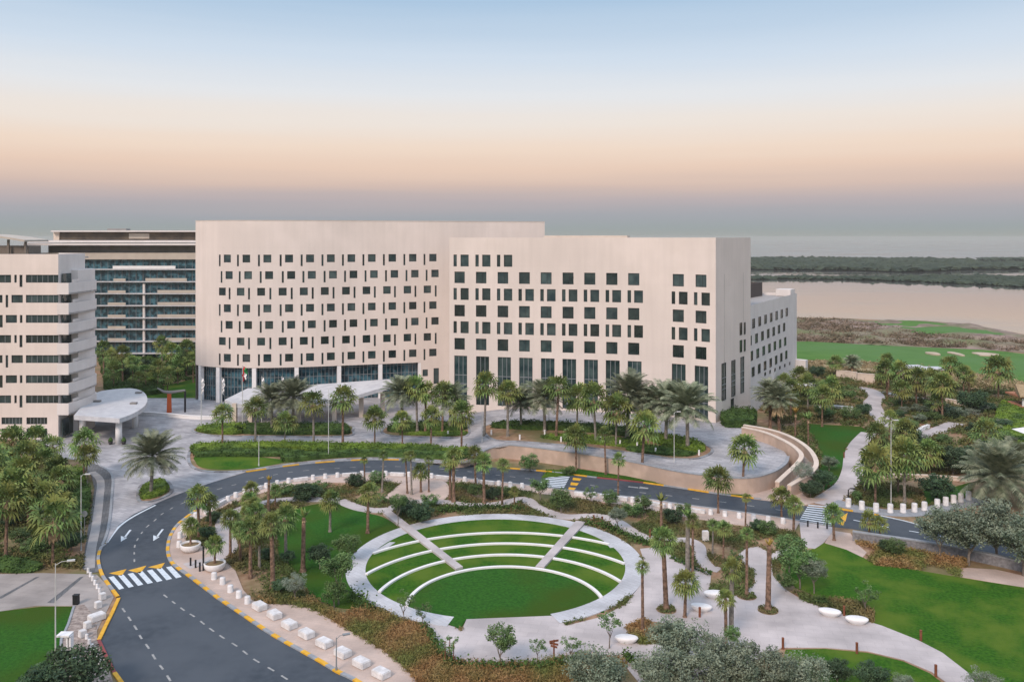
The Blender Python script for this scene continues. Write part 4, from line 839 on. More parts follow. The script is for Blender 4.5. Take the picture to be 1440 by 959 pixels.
# --- small buildings at right
res = empty('restaurant', G(1432, 575), 'small timber restaurant with a thatched roof at the right edge', 'building'); q = MB()
for z_, h in ((0, 1.1), (2.7, .35)): q.box((6, 0, z_+h/2), (14, 6, h))
q.build('wall', mat('terracotta', (.33, .14, .08), (.40, .19, .11), 1, .85), res)
q = MB(); q.prism([(-2, -4), (14, -4), (12, 1), (0, 1)], 3.1, [3.3, 3.3, 4.9, 4.9]); q.build('roof', M_thatch, res)
for k in range(4): q = MB(); q.box((-.7+k*4.4, -2.8, 1.7), (.25, .25, 2.8)); q.build('post', M_white, res)
for i, (x, y, wd, dp, h, lb) in enumerate([(1280, 533, 5.5, 5, 3.1, 'pale flat-roofed garden pavilion among palms, left of the two'), (1306, 535, 6, 5, 3.0, 'pale flat-roofed garden pavilion among palms, right of the two')]):
    r_ = empty('garden_pavilion', G(x, y), lb, 'pavilion'); q = MB(); q.box((0, 0, h), (wd*1.1, dp*.8, .3)); q.build('roof', M_canopy, r_)
    q = MB(); q.box((0, 1, h/2), (wd*.9, dp*.6, h-.3)); q.build('wall', M_cream, r_)
r_ = empty('market_umbrella', G(1445, 628), 'white square sunshade at the right edge below the restaurant', 'umbrella'); q = MB(); q.box((0, 0, 1.4), (.1, .1, 2.8)); q.build('pole', M_pole, r_)
q = MB(); q.box((0, 0, 2.95), (3.4, 3.4, .7), taper=.06); q.build('canopy', M_white, r_)
r_ = empty('tensile_shade', G(1118, 562), 'pale sloping shade roof beside the end of the white hotel wing', 'canopy'); q = MB(); q.prism([(-4, -2), (4, -2), (4, 3), (-4, 3)], [2.9, 3.2, 3.7, 3.5], [3.1, 3.4, 3.9, 3.7]); q.build('roof', M_white, r_)
for x in (-3.6, 3.6): q = MB(); q.box((x, -1.6, 1.5), (.2, .2, 3.0)); q.build('post', M_white, r_)

# ------------------------------------------------------------------ palms
def fan_crown(seed, nf=34, pruned=False):
    rs = random.Random(seed); V = []
    for i in range(nf):
        az = i*2.399+rs.uniform(-.25, .25); f = (i+.5)/nf; elv = R(84-f*128+rs.uniform(-9, 9)); pl = rs.uniform(.75, 1.05)*(1 if not pruned else .7)
        dv = Vector((math.cos(az)*math.cos(elv), math.sin(az)*math.cos(elv), math.sin(elv))); side = Vector((-math.sin(az), math.cos(az), 0)); upv = side.cross(dv)*-1
        p0 = dv*.12; p1 = dv*pl+Vector((0, 0, -.08)); s = side*.02
        V += [p0-s, p0+s, p1+s, p1-s]
        rl = rs.uniform(.72, .95); nfi = 9; roll = rs.uniform(-.5, .5); s2 = side*math.cos(roll)+upv*math.sin(roll); u2 = upv*math.cos(roll)-side*math.sin(roll)
        for k in range(nfi):
            a = (k-(nfi-1)/2)/(nfi-1)*R(235); dr = dv*math.cos(a)+s2*math.sin(a); L = rl*(1-.28*abs(a)/R(117))
            wv = (dv*-math.sin(a)+s2*math.cos(a))*.085; droop = Vector((0, 0, -.16-.18*rs.random()-.10*f))
            fold = u2*(.03 if k % 2 else -.03); pm = p1+dr*L*.6+fold; V += [p1, pm-wv, p1+dr*L+droop, pm+wv]
    return quads_mesh('crown', np.array([tuple(v) for v in V]), M_fan)
def skirt_mesh(seed, m, n=14, up=False, ln=1.0):
    rs = random.Random(seed); V = []
    for i in range(n):
        az = i*2.399; elv = R(rs.uniform(-80, -45) if not up else rs.uniform(35, 80)); dv = Vector((math.cos(az)*math.cos(elv), math.sin(az)*math.cos(elv), math.sin(elv))); side = Vector((-math.sin(az), math.cos(az), 0))
        p0 = dv*.05+Vector((0, 0, -.05 if not up else .05)); p1 = p0+dv*.5*ln; wv = side*.22
        V += [p0, p1-wv, p0+dv*(1.1*ln)+Vector((0, 0, -.1 if not up else -.12)), p1+wv]
        V += [p0, p1-side*.1+dv*.1, p0+dv*(1.25*ln)+side*.12, p1+side*.15]
    return quads_mesh('dead_fronds', np.array([tuple(v) for v in V]), m)
def date_crown(seed, nf=84):
    rs = random.Random(seed); V = []
    for i in range(nf):
        az = i*2.399+rs.uniform(-.2, .2); f = (i+.5)/nf; e0 = 88-f*112+rs.uniform(-9, 9); L = rs.uniform(.85, 1.08); side = Vector((-math.sin(az), math.cos(az), 0)); p = Vector((0, 0, 0)); ns = 13; tw = rs.uniform(-.5, .5)
        for k in range(ns):
            t = k/ns; e_ = R(e0-(30+26*rs.random())*t*t-6*t); dv = Vector((math.cos(az)*math.cos(e_), math.sin(az)*math.cos(e_), math.sin(e_))); p2 = p+dv*L/ns
            upv = dv.cross(side)*-1; s = side*.006; V += [p-s, p+s, p2+s, p2-s]
            if t > .1:
                ll = .20*math.sin(math.pi*min(1, t*.85+.12))**.7+.04
                for sg in (-1, 1):
                    for h_ in (0, .5):
                        q = p.lerp(p2, h_+rs.uniform(-.1, .1)); tip = q+(side*sg*.80+dv*.75+upv*(.28*math.cos(tw)*1)+Vector((0, 0, -.12*t))).normalized()*ll; wv = dv*.015
                        V += [q-wv, q+wv, tip+wv*.3, tip-wv*.3]
            p = p2
    return quads_mesh('crown', np.array([tuple(v) for v in V]), M_date)
def trunk_mesh(m, seed, rb=1.25, flare=1.6, n=22):
    rs = random.Random(seed); mb = MB(); pts, rr = [], []
    for i in range(n+1):
        t = i/n; pts.append((.0, .0, t)); rr.append((1+(flare-1)*max(0, 1-t*9))*(1-.22*t)*(1+.07*(i % 2)))
    mb.tube(pts, rr, 9); me = bpy.data.meshes.new('trunk'); me.from_pydata(mb.v, [], mb.f); me.materials.append(m); me.update(); return me
FANS = [fan_crown(s, nf) for s, nf in ((1, 42), (2, 36), (3, 48), (4, 30), (13, 40), (14, 46), (15, 38))]; SKIRTS = [skirt_mesh(5, M_dead), skirt_mesh(6, M_dead, 20, ln=1.3)]
DATES = [date_crown(s) for s in (7, 8, 9)]; PRUNE = [skirt_mesh(11, M_yelf, 10, True, .9), skirt_mesh(12, M_fan, 10, True, 1.0)]
TR = [trunk_mesh(M_trunk, 1), trunk_mesh(M_trunkg, 2)]
DWOOD = date_crown(10, 34)
def palm(px, py, cy, kind, rad, label, group, fore=False, cx=None, z0=None, base=None):
    p = base if base is not None else (GF(px, py) if fore else G(px, py)); h = (py-cy)*p.y/F if base is None else cy
    e_ = empty('fan_palm' if kind in 'fps' else 'date_palm', p, label, 'palm tree', group, rnd.uniform(0, 6.28)); dx = rnd.uniform(-.02, .02)
    def ch(nm, me, loc, s, mt=None, rot=None):
        o = bpy.data.objects.new(nm, me); col.objects.link(o); o.parent = e_; o.location = loc; o.scale = s
        if rot: o.rotation_euler = rot
        return o
    sc_ = rnd.uniform(.85, 1.15); tr = {'f': .17, 'p': .2, 's': .13, 'd': .27, 'w': .27}[kind]*min(1.25, max(.7, h/6))*(1.3 if ('plaza' in group or 'round lawn' in group) and kind != 's' else 1)*(1.15 if kind == 's' else 1)
    t_ = ch('trunk', TR[1 if (kind == 'd' or rnd.random() < (.45 if fore else .12)) else 0], (0, 0, -.05), (tr, tr, h+.1))
    lean = rnd.uniform(-.055, .055); t_.rotation_euler = (lean, 0, 0); top = (0, -math.sin(lean)*h, h); rz = rnd.uniform(0, 6)
    if kind == 'f': ch('crown', rnd.choice(FANS), top, (rad/1.75, rad/1.75, rad/1.75*sc_), rot=(rnd.uniform(-.16, .16), rnd.uniform(-.16, .16), rz)); ch('dead_fronds', rnd.choice(SKIRTS), top, (rad/2.2*rnd.uniform(.7, 1.1),)*3)
    elif kind == 's': ch('crown', FANS[3], top, (rad/1.75,)*3, rot=(0, 0, rz))
    elif kind == 'p': ch('crown', PRUNE[rnd.random() < .4], top, (rad/1.3,)*3, rot=(0, 0, rz)); ch('dead_fronds', SKIRTS[0], top, (rad/3,)*3)
    elif kind == 'd': ch('crown', rnd.choice(DATES), top, (rad, rad, rad*.92), rot=(rnd.uniform(-.08, .08), 0, rz))
    elif kind == 'w': ch('crown', DATES[0], top, (rad, rad, rad*.8)); ch('dead_fronds', SKIRTS[1], top, (rad/1.7,)*3)
    return e_
def palms(rows, where, group, fore=False):
    rows = sorted(rows); look = {'f': 'green fan palm', 'd': 'grey-green date palm', 'p': 'cropped upright palm', 's': 'small-crowned slim palm', 'w': 'shaggy brown palm'}
    cnt = {}
    for r_ in rows: cnt[r_[3]] = cnt.get(r_[3], 0)+1
    seen = {}
    for r_ in rows:
        k = r_[3]; i = seen.get(k, 0); seen[k] = i+1
        rad = r_[4] if len(r_) > 4 else {'f': 2.0, 'd': 3.6, 'p': 1.2, 's': 1.25, 'w': 3.2}[k]
        palm(r_[0], r_[1], r_[2], k, rad*rnd.uniform(1.12, 1.34)*(.76 if ('plaza' in where or 'lawn' in where) else 1)*(.96 if k == 'd' else 1), look[k]+' '+where+nth(i, cnt[k]), group, fore)
palms([(313, 629, 581, 'f'), (359, 626, 573, 'f', 2.3), (400, 626, 594, 'f'), (441, 626, 566, 'f', 2.5), (482, 626, 560, 'f', 2.4), (527, 626, 587, 'f'), (566, 627, 590, 'f'), (606, 628, 585, 'f', 1.9), (649, 634, 581, 'f', 2.1)], 'in the long roadside hedge strip', 'palms in the roadside hedge strip', True)
palms([(382, 606, 563, 'd', 3.6), (413, 606, 559, 'd', 3.9)], 'on the narrow island before the canopy', 'date palms on the narrow forecourt island', True)
palms([(566, 606, 554, 'd', 3.9), (587, 608, 546, 'f', 2.3), (598, 607, 550, 'f', 2.2), (622, 609, 553, 'f', 2.3), (632, 606, 562, 'd', 3.2)], 'on the short island before the hotel entrance', 'palms on the short entrance island', True)
palms([(681, 613, 541, 'f', 2.4), (714, 614, 550, 'f', 2.4), (733, 604, 566, 'd', 3), (766, 607, 560, 'd', 3.7), (782, 616, 544, 'f', 2.4), (811, 610, 558, 'f', 2.5), (838, 622, 560, 'f', 2.4), (866, 628, 575, 'f', 2.4), (882, 618, 555, 'd', 3.8), (910, 620, 568, 'd', 3.2), (936, 624, 569, 'd', 4.0), (967, 633, 572, 'd', 4.3)], 'on the big planted island before the front block', 'palms on the big forecourt island', True)
palms([(810, 661, 614, 'f', 2.1), (852, 667, 612, 's', 1.5), (902, 672, 598, 'f', 2.3), (869, 700, 646, 's', 1.0), (1044, 693, 630, 'f', 2.1), (1010, 722, 672, 'f', 2.0), (1099, 727, 699, 'f', 1.5)], 'by the road below the peach retaining wall', 'palms below the retaining wall')
palms([(1083, 604, 552, 'w', 3.2), (1096, 608, 560, 'w', 2.8), (1112, 590, 545, 'f'), (1118, 618, 582, 'p'), (1136, 577, 541, 'f', 2.5), (1137, 630, 590, 'p', 1.3), (1156, 600, 556, 'f', 2.2), (1169, 582, 545, 'f', 2.4), (1103, 560, 535, 'f', 2), (1125, 560, 528, 'f', 2)], 'in the garden beside the hotel end', 'palms in the garden beside the hotel')
palms([(1176, 532, 509, 'f'), (1198, 530, 510, 'w', 2.4), (1250, 548, 505, 'f', 1.8), (1248, 562, 520, 'f', 2.6), (1266, 572, 521, 'f', 2.4), (1268, 578, 547, 'f', 2.2), (1289, 572, 533, 'f', 2.6), (1301, 566, 532, 'f', 2.4), (1311, 566, 534, 'f', 2.4), (1325, 592, 540, 'f', 2.6), (1316, 590, 565, 'f'), (1337, 552, 513, 'f', 2.4), (1355, 555, 524, 'f', 2.2), (1363, 555, 530, 'f', 1.8), (1404, 562, 519, 'f', 3.2), (1240, 545, 530, 'f', 1.6)], 'in the terraced garden near the golf course', 'palms in the terraced garden')
palms([(1250, 626, 588, 's', 1.6), (1234, 640, 610, 'f', 2.0), (1274, 640, 605, 'f', 2.0), (1231, 711, 651, 'f', 2.4), (1263, 694, 650, 'f', 1.9), (1272, 708, 640, 'f', 2.5), (1308, 668, 636, 'f', 2.3), (1386, 650, 606, 'f', 2.5), (1405, 712, 670, 'd', 4.6), (1428, 690, 650, 'd', 3.2)], 'in the right bed above the road', 'palms in the bed above the road at the right')
palms([(513, 676, 646, 's', .9), (537, 692, 640, 's', 1.0), (573, 694, 643, 's', 1.1), (579, 696, 640, 's', 1.1), (592, 692, 662, 'f', 1.7), (603, 692, 648, 's', 1.0), (633, 703, 650, 'f', 1.5), (638, 706, 642, 'f', 1.9), (669, 682, 638, 'f', 1.6), (681, 708, 650, 'f', 1.7), (706, 710, 653, 's', 1.2), (464, 748, 704, 'f', 1.7), (517, 750, 692, 'f', 1.7), (723, 713, 690, 's', 1.0)], 'between the road and the round lawn', 'palms between the road and the round lawn')
palms([(280, 757, 698, 'f', 1.8), (297, 752, 705, 'f', 1.5), (324, 782, 729, 'f', 1.5), (350, 736, 702, 'f', 1.5), (358, 740, 708, 'f', 1.4), (353, 716, 688, 'f', 1.5), (377, 720, 677, 'p', .9), (387, 714, 690, 's', 1.1), (352, 813, 744, 'f', 1.9), (384, 827, 737, 'f', 1.9), (402, 790, 727, 'f', 1.8), (426, 804, 729, 'p', 1.3), (365, 800, 752, 'f', 1.6), (338, 790, 745, 'f', 1.4), (360, 770, 720, 'f', 1.5), (345, 745, 722, 's', 1.4)], 'in the grove left of the round lawn', 'palms in the grove left of the round lawn')
palms([(930, 748, 706, 'p', 1.3), (967, 806, 728, 'p', 1.3), (974, 808, 732, 's', 1.2), (937, 858, 760, 'f', 1.5), (904, 888, 796, 's', .9), (963, 868, 818, 'f', 1.7)], 'on the plaza right of the lawn', 'palms on the plaza right of the round lawn')
palms([(1017, 786, 742, 's', 1.2), (1048, 745, 700, 's', .8), (1050, 838, 750, 's', 1.0), (1080, 859, 768, 'p', 1.0), (1021, 908, 842, 'f', 1.3), (1028, 898, 800, 'f', 1.4), (1002, 782, 738, 's', 1.0), (1116, 748, 709, 'f', 1.5), (1173, 760, 722, 'f', 1.7), (1222, 757, 731, 'f', 1.5), (1238, 757, 737, 's', 1.5)], 'between plaza and right crosswalk', 'palms between the plaza and the right crosswalk')
palms([(20, 662, 620, 'f', 2.3), (50, 662, 618, 'f', 2.2), (74, 662, 626, 'f', 1.9), (35, 690, 643, 'f', 2.1), (58, 690, 650, 'f', 2.1), (118, 672, 622, 'f', 2.2), (122, 680, 640, 'f', 1.6), (5, 690, 655, 'f', 2.2), (74, 796, 730, 'f', 2.6), (8, 786, 705, 'f', 2.4), (40, 740, 690, 'f', 2.0), (62, 740, 696, 'f', 2.0), (85, 720, 672, 'f', 2.0), (20, 740, 680, 'f', 2.2), (90, 760, 712, 'f', 1.6), (30, 720, 665, 'f', 2.0), (78, 700, 660, 'f', 2.0), (-14, 720, 650, 'f', 2.3)], 'in the dense garden at the left', 'palms in the dense left garden')
palms([(212, 696, 642, 'd', 4.0)], 'alone on the small island in the grey forecourt', 'date palm on the small island', True)
palms([(157, 540, 500, 'f'), (173, 542, 497, 'f', 2.3), (160, 548, 520, 'f'), (187, 545, 510, 'f', 2.2), (205, 548, 521, 'f'), (195, 552, 532, 'f', 1.8), (228, 530, 484, 'f', 2.4), (240, 535, 495, 'f', 2.4), (222, 545, 515, 'f'), (262, 530, 490, 'f', 2.5), (250, 540, 515, 'f'), (236, 555, 528, 'f'), (146, 530, 490, 'f', 2.2), (272, 538, 505, 'f', 2.2)], 'in the garden between the two hotels', 'palms in the garden between the hotels')
# bowls with palms
for (x, y, cy, lb) in ((268, 775, 738, 'white bowl planter near the road bend, the upper left one'), (302, 802, 765, 'white bowl planter beside the black bollards, the lower right one')):
    p = G(x, y); r_ = empty('bowl_planter', p, lb, 'planter', 'white bowl planters'); mb = MB(); mb.lathe((0, 0, .07), [(.5, 0), (.8, .05), (1.05, .35), (1.12, .75), (1.08, .82), (.98, .80), (.95, .62), (0, .6)], 24)
    mb.build('bowl', M_white, r_, True); mb = MB(); mb.lathe((0, 0, .07), [(.95, .64), (.5, .72), (0, .74)], 14); mb.build('soil', M_soil, r_)
    pr = G(x, y); hh = (y-cy)*pr.y/F; palm(0, 0, hh-.8, 'f', 1.25, 'small palm growing in the '+lb.split(',')[0], 'palms in bowl planters', base=Vector((p.x, p.y, .8)))

# ------------------------------------------------------------------ broad-leaved trees and shrubs
def crown_mesh(seed, m, ncl, nl, leaf, flat_=.8, sparse=False, aspect=.55):
    rs = np.random.RandomState(seed); C = []
    for i in range(ncl):
        v = rs.normal(size=3); v /= np.linalg.norm(v); v[2] = v[2]*.9+.12; r_ = rs.uniform(.45, .92); c = v*r_; s = rs.uniform(.13, .25)*(.8 if sparse else 1); q = rs.normal(size=(nl, 3)); q /= np.linalg.norm(q, axis=1)[:, None]; q *= (rs.rand(nl, 1)**.4)*s*1.5; C.append(c+q)
    C = np.concatenate(C)*[1, 1, flat_]; return quads_mesh('crown', leaf_quads(C, leaf, .4, rs, aspect), m)
TK = {'olive': [crown_mesh(s, M_olive, 70, 110, .042) for s in (21, 22, 23)], 'dark': [crown_mesh(s, M_darkl, 60, 90, .055) for s in (31, 32)],
      'green': [crown_mesh(s, M_greenl, 40, 70, .065, .95) for s in (41, 42, 43)], 'silver': [crown_mesh(s, M_silver, 40, 80, .05, .8, False, .3) for s in (51,)],
      'sparse': [crown_mesh(s, M_greenl, 22, 34, .075, 1.0, True) for s in (61, 62)]}
def limb_mesh(seed):
    rs = random.Random(seed); mb = MB(); mb.tube([(0, 0, 0), (.01, .0, .25), (.03, .02, .5)], [.06, .045, .038], 7)
    for k in range(5):
        a = k*1.26+rs.uniform(-.3, .3); r_ = rs.uniform(.3, .5); mb.tube([(.02, .01, .32+.05*k), (r_*.5*math.cos(a), r_*.5*math.sin(a), .62), (r_*math.cos(a), r_*math.sin(a), rs.uniform(.85, 1.05))], [.03, .02, .008], 5)
    me = bpy.data.meshes.new('trunk'); me.from_pydata(mb.v, [], mb.f); me.materials.append(M_wood); me.update(); return me
LIMB = [limb_mesh(1), limb_mesh(2)]
def tree(px, py, cy, rpx, kind, label, group, flat_=1.0, name=None, fore=False):
    """py: ground line, cy: crown centre, rpx: crown half width, all as seen in the photograph; built at true distance and size"""
    p = GF(px, py) if fore else G(px, py); k = p.y/F; h = max((py-cy)*k, .3); r_ = rpx*k
    e_ = empty(name or 'tree', p, label, 'shrub' if name == 'shrub' else 'tree', group, rnd.uniform(0, 6.28))
    o = bpy.data.objects.new('crown', rnd.choice(TK[kind])); col.objects.link(o); o.parent = e_; o.location = (0, 0, h); o.scale = (r_, r_, r_*flat_*rnd.uniform(.92, 1.05)); o.rotation_euler.z = rnd.uniform(0, 6)
    o = bpy.data.objects.new('trunk', rnd.choice(LIMB)); col.objects.link(o); o.parent = e_; o.scale = (r_*.9, r_*.9, h); return e_
g_ = 'grey-green olive trees at the bottom'
for a in [(842, 985, 948, 47, 'round grey-green olive tree at the bottom, leftmost of the olive trees'), (957, 945, 900, 42, 'grey-green olive tree right of the russet bed, tallest at the back of the grove'), (925, 985, 945, 42, 'grey-green olive tree at the front of the grove, second from the left'), (982, 995, 948, 44, 'grey-green olive tree at the front of the grove, third from the left'), (1040, 985, 935, 42, 'grey-green olive tree at the front of the grove, below the twin palms'), (1090, 990, 948, 40, 'grey-green olive tree at the front of the grove, right of the twin palms'), (1135, 985, 950, 36, 'grey-green olive tree at the front of the grove, at its right end'), (1010, 960, 920, 30, 'small grey-green olive tree in the middle of the grove')]:
    tree(*a[:4], 'olive', a[4], g_, .95)
tree(1385, 985, 962, 30, 'silver', 'pale silvery shrub cut by the bottom edge, right of the curved path', 'shrubs at the bottom edge', .8, 'shrub')
for a in [(1030, 925, 893, 15, 'green', 'small broad-leaved tree poking above the olive grove'), (1178, 965, 942, 22, 'dark', 'dark round tree at the right end of the olive grove'), (1228, 975, 950, 26, 'dark', 'dark shrub on the bottom lawn, right of the round dark tree'), (1270, 985, 962, 18, 'olive', 'pale shrub on the bottom lawn at the edge'), (95, 985, 950, 52, 'dark', 'big dark tree at the bottom left corner'), (60, 990, 955, 30, 'dark', 'smaller dark tree left of the big one at the bottom left corner')]:
    tree(*a[:5], a[5], 'trees along the bottom edge', .85)
for a in [(1322, 785, 742, 36, 'left of the four'), (1362, 795, 745, 42, 'second from the left'), (1402, 790, 738, 44, 'third from the left, tallest'), (1440, 810, 760, 46, 'at the right edge')]:
    tree(*a[:4], 'olive', 'large grey-green tree overhanging the stone parapet wall, '+a[4], 'grey-green trees over the parapet wall', .92)
for a in [(1318, 704, 683, 27, 'dark', 'dark clipped round shrub tree above the road'), (1369, 583, 563, 23, 'dark', 'dark round tree in front of the restaurant'), (1340, 668, 645, 26, 'dark', 'dark spreading tree behind the lone palm at the right, left one'), (1372, 668, 645, 28, 'dark', 'dark spreading tree behind the lone palm at the right, middle one'), (1400, 660, 635, 24, 'dark', 'dark spreading tree behind the lone palm at the right, right one'), (1287, 628, 614, 16, 'dark', 'dark shrub by the white stair wall'), (1216, 694, 668, 18, 'sparse', 'thin white-flowering tree beside the garden path'), (1205, 705, 697, 9, 'green', 'round green shrub at the corner of the garden path')]:
    tree(*a[:5], a[5], 'dark trees at the right', .8)
for a in [(1130, 690, 662, 20, 'silver', 'feathery grey-green tree beside the outer ramp wall'), (1158, 690, 672, 17, 'dark', 'dark bush beside the garden lawn, right of the ramp'), (1140, 700, 686, 17, 'dark', 'dark bush at the foot of the outer ramp wall'), (1166, 662, 650, 13, 'olive', 'grey bush beside the outer ramp wall, at the lawn'), (1045, 596, 583, 18, 'silver', 'grey bush at the hotel corner beside the ramp top'), (1122, 555, 545, 14, 'dark', 'dark round tree beside the rear hotel wing'), (1150, 535, 522, 13, 'dark', 'dark tree by the golf verge'), (1186, 560, 552, 18, 'green', 'green bush mass left of the winding path'), (1160, 590, 578, 16, 'green', 'green bush above the garden lawn'), (1195, 592, 582, 15, 'green', 'green bush above the garden lawn, nearest to the path'), (1215, 585, 575, 12, 'dark', 'dark bush between the lawn and the winding path')]:
    tree(*a[:5], a[5], 'bushes in the garden beside the hotel', .8)
cl = []
for i in range(34):
    x = rnd.uniform(1245, 1425); y = 562+rnd.random()*62
    cl.append((x, y, rnd.uniform(9, 16), rnd.choice(['dark', 'green', 'olive', 'green', 'dark', 'silver'])))
cl.sort()
nm_ = {'dark': 'dark green', 'green': 'mid green', 'olive': 'grey-green', 'silver': 'silvery'}; ct = {k: sum(c[3] == k for c in cl) for k in nm_}; sn = {}
for x, y, r_, k in cl:
    i = sn.get(k, 0); sn[k] = i+1; tree(x, y+7, y, r_, k, nm_[k]+' shrub in the terraced garden'+nth(i, ct[k]), 'shrubs in the terraced garden', .65, 'shrub')
T_ = 'small trees around the round lawn'
for a in [(476, 850, 795, 26, 'green', 'leafy round tree at the left rim of the round lawn'), (450, 800, 778, 20, 'dark', 'dark bush on the lawn behind the leafy tree at the left rim'), (490, 790, 765, 20, 'green', 'green bush above the leafy tree at the left rim'), (415, 845, 820, 21, 'silver', 'silvery shrub on the left of the park, beside the pavement'), (395, 835, 822, 14, 'dark', 'dark bush at the foot of the grove palms'), (470, 855, 832, 19, 'green', 'light green bushy tree below the left rim of the round lawn'), (372, 790, 778, 13, 'dark', 'dark bush under the grove palms'), (405, 795, 782, 12, 'dark', 'dark bush at the left of the park lawn'), (572, 725, 712, 20, 'dark', 'dark bush at the top of the left diagonal walk'), (592, 735, 720, 20, 'dark', 'dark bush at the inner side of the left diagonal walk'), (560, 740, 706, 14, 'green', 'green bush by the path fork above the left diagonal walk'), (604, 712, 703, 14, 'green', 'green bush below the group of slim palms'), (535, 708, 700, 12, 'sparse', 'thin shrub by the left path fork'), (568, 876, 842, 16, 'sparse', 'thin young tree over the lower left ring path'), (594, 878, 858, 15, 'sparse', 'pale young tree next to the lower left ring path'), (632, 935, 905, 15, 'sparse', 'staked young tree at the left of the stage plaza'), (704, 942, 897, 24, 'green', 'light green young tree in front of the stage plaza'), (756, 930, 908, 15, 'sparse', 'small young tree left of the brown signpost'), (803, 928, 905, 16, 'sparse', 'small young tree right of the brown signpost'), (857, 912, 874, 20, 'sparse', 'young flat-topped tree beside the white oval bench'), (760, 705, 682, 15, 'green', 'pale green tree left of the middle crosswalk'), (789, 722, 700, 18, 'green', 'grey-green young tree just below the middle crosswalk'), (800, 668, 662, 11, 'green', 'green bush by the kerb at the middle crosswalk'), (745, 662, 650, 15, 'green', 'green bush on the far kerb left of the middle crosswalk'), (831, 708, 692, 13, 'sparse', 'thin tree in the roadside bed right of the middle crosswalk'), (858, 712, 700, 14, 'green', 'green bush in the roadside bed, middle one'), (890, 728, 716, 16, 'green', 'green bush in the roadside bed, the lower one'), (905, 722, 705, 14, 'green', 'green bush in the roadside bed, the right one'), (868, 745, 724, 15, 'olive', 'thin olive-coloured tree by the curve of the upper path'), (945, 738, 725, 16, 'dark', 'dark bush left of the twin plaza palms'), (962, 730, 715, 12, 'green', 'green bush above the twin plaza palms'), (1080, 752, 742, 15, 'green', 'round green bush left of the right crosswalk'), (1066, 748, 738, 12, 'dark', 'dark bush left of the round green bush near the right crosswalk'), (1110, 805, 770, 24, 'green', 'large white-flowering bush left of the big lawn, upper part'), (1125, 828, 792, 27, 'green', 'large leafy bush at the left edge of the big lawn'), (1145, 835, 800, 20, 'olive', 'grey bush leaning over the big lawn'), (1105, 832, 815, 16, 'green', 'green bush at the bend of the plaza below the leafy bush'), (1217, 862, 832, 19, 'sparse', 'thin sapling on the edge of the big lawn'), (1260, 785, 768, 16, 'green', 'green bush below the stone parapet'), (1245, 780, 765, 11, 'dark', 'dark bush below the stone parapet'), (1036, 812, 780, 13, 'sparse', 'white-flowering shrub at the plaza fork'), (708, 700, 690, 12, 'green', 'green bush under the slim palms near the upper path'), (668, 700, 690, 12, 'green', 'green bush in the oval bed near the road, left one'), (690, 702, 694, 13, 'dark', 'dark bush in the oval bed near the road, right one'), (500, 686, 675, 15, 'dark', 'dark bush in the roadside bed at the top of the park'), (530, 682, 672, 13, 'green', 'green bush in the roadside bed beside a slim palm'), (430, 702, 692, 22, 'dark', 'dark hedge-like bush along the upper left path'), (395, 696, 688, 15, 'green', 'green bush along the upper left path'), (450, 695, 682, 13, 'sparse', 'thin shrub by the upper left pavement'), (300, 735, 726, 13, 'dark', 'dark bush near the bowl planter'), (290, 760, 748, 13, 'dark', 'dark bush between the two bowl planters')]:
    tree(*a[:5], a[5], T_, .8)
for a in [(50, 780, 768, 20, 'green', 'round green bush beneath the big fan palm at the left'), (28, 770, 755, 18, 'green', 'yellowish bush at the left edge garden'), (100, 775, 760, 18, 'dark', 'dark bush against the curved dark pavement'), (95, 735, 722, 16, 'dark', 'dark bush behind the thin white lamp pole'), (60, 720, 706, 20, 'green', 'green bush in the middle of the left garden'), (15, 740, 728, 18, 'dark', 'dark bush in the left garden by the frame'), (40, 700, 688, 18, 'green', 'green bush at the top of the left garden'), (85, 690, 676, 16, 'green', 'green bush near the lime shrub bed')]:
    tree(*a[:5], a[5], 'bushes in the left garden', .7)
for a in [(170, 535, 520, 16, 'dark'), (200, 530, 515, 18, 'dark'), (225, 540, 528, 14, 'green'), (250, 530, 517, 16, 'dark'), (148, 522, 508, 12, 'green')]:
    tree(*a[:5], 'dark bushy tree in the garden between the two hotels'+nth([170, 200, 225, 250, 148].index(a[0]) if a[0] != 148 else 0, 9) if False else {170: 'dark bushy tree near the white canopy in the garden between the hotels', 200: 'dark bushy tree in the middle of the garden between the hotels', 225: 'green bush behind the orange pillar', 250: 'dark bushy tree at the corner of the curved hotel block', 148: 'green bush beside the balcony bands of the near left hotel'}[a[0]], 'bushes between the hotels', .8)

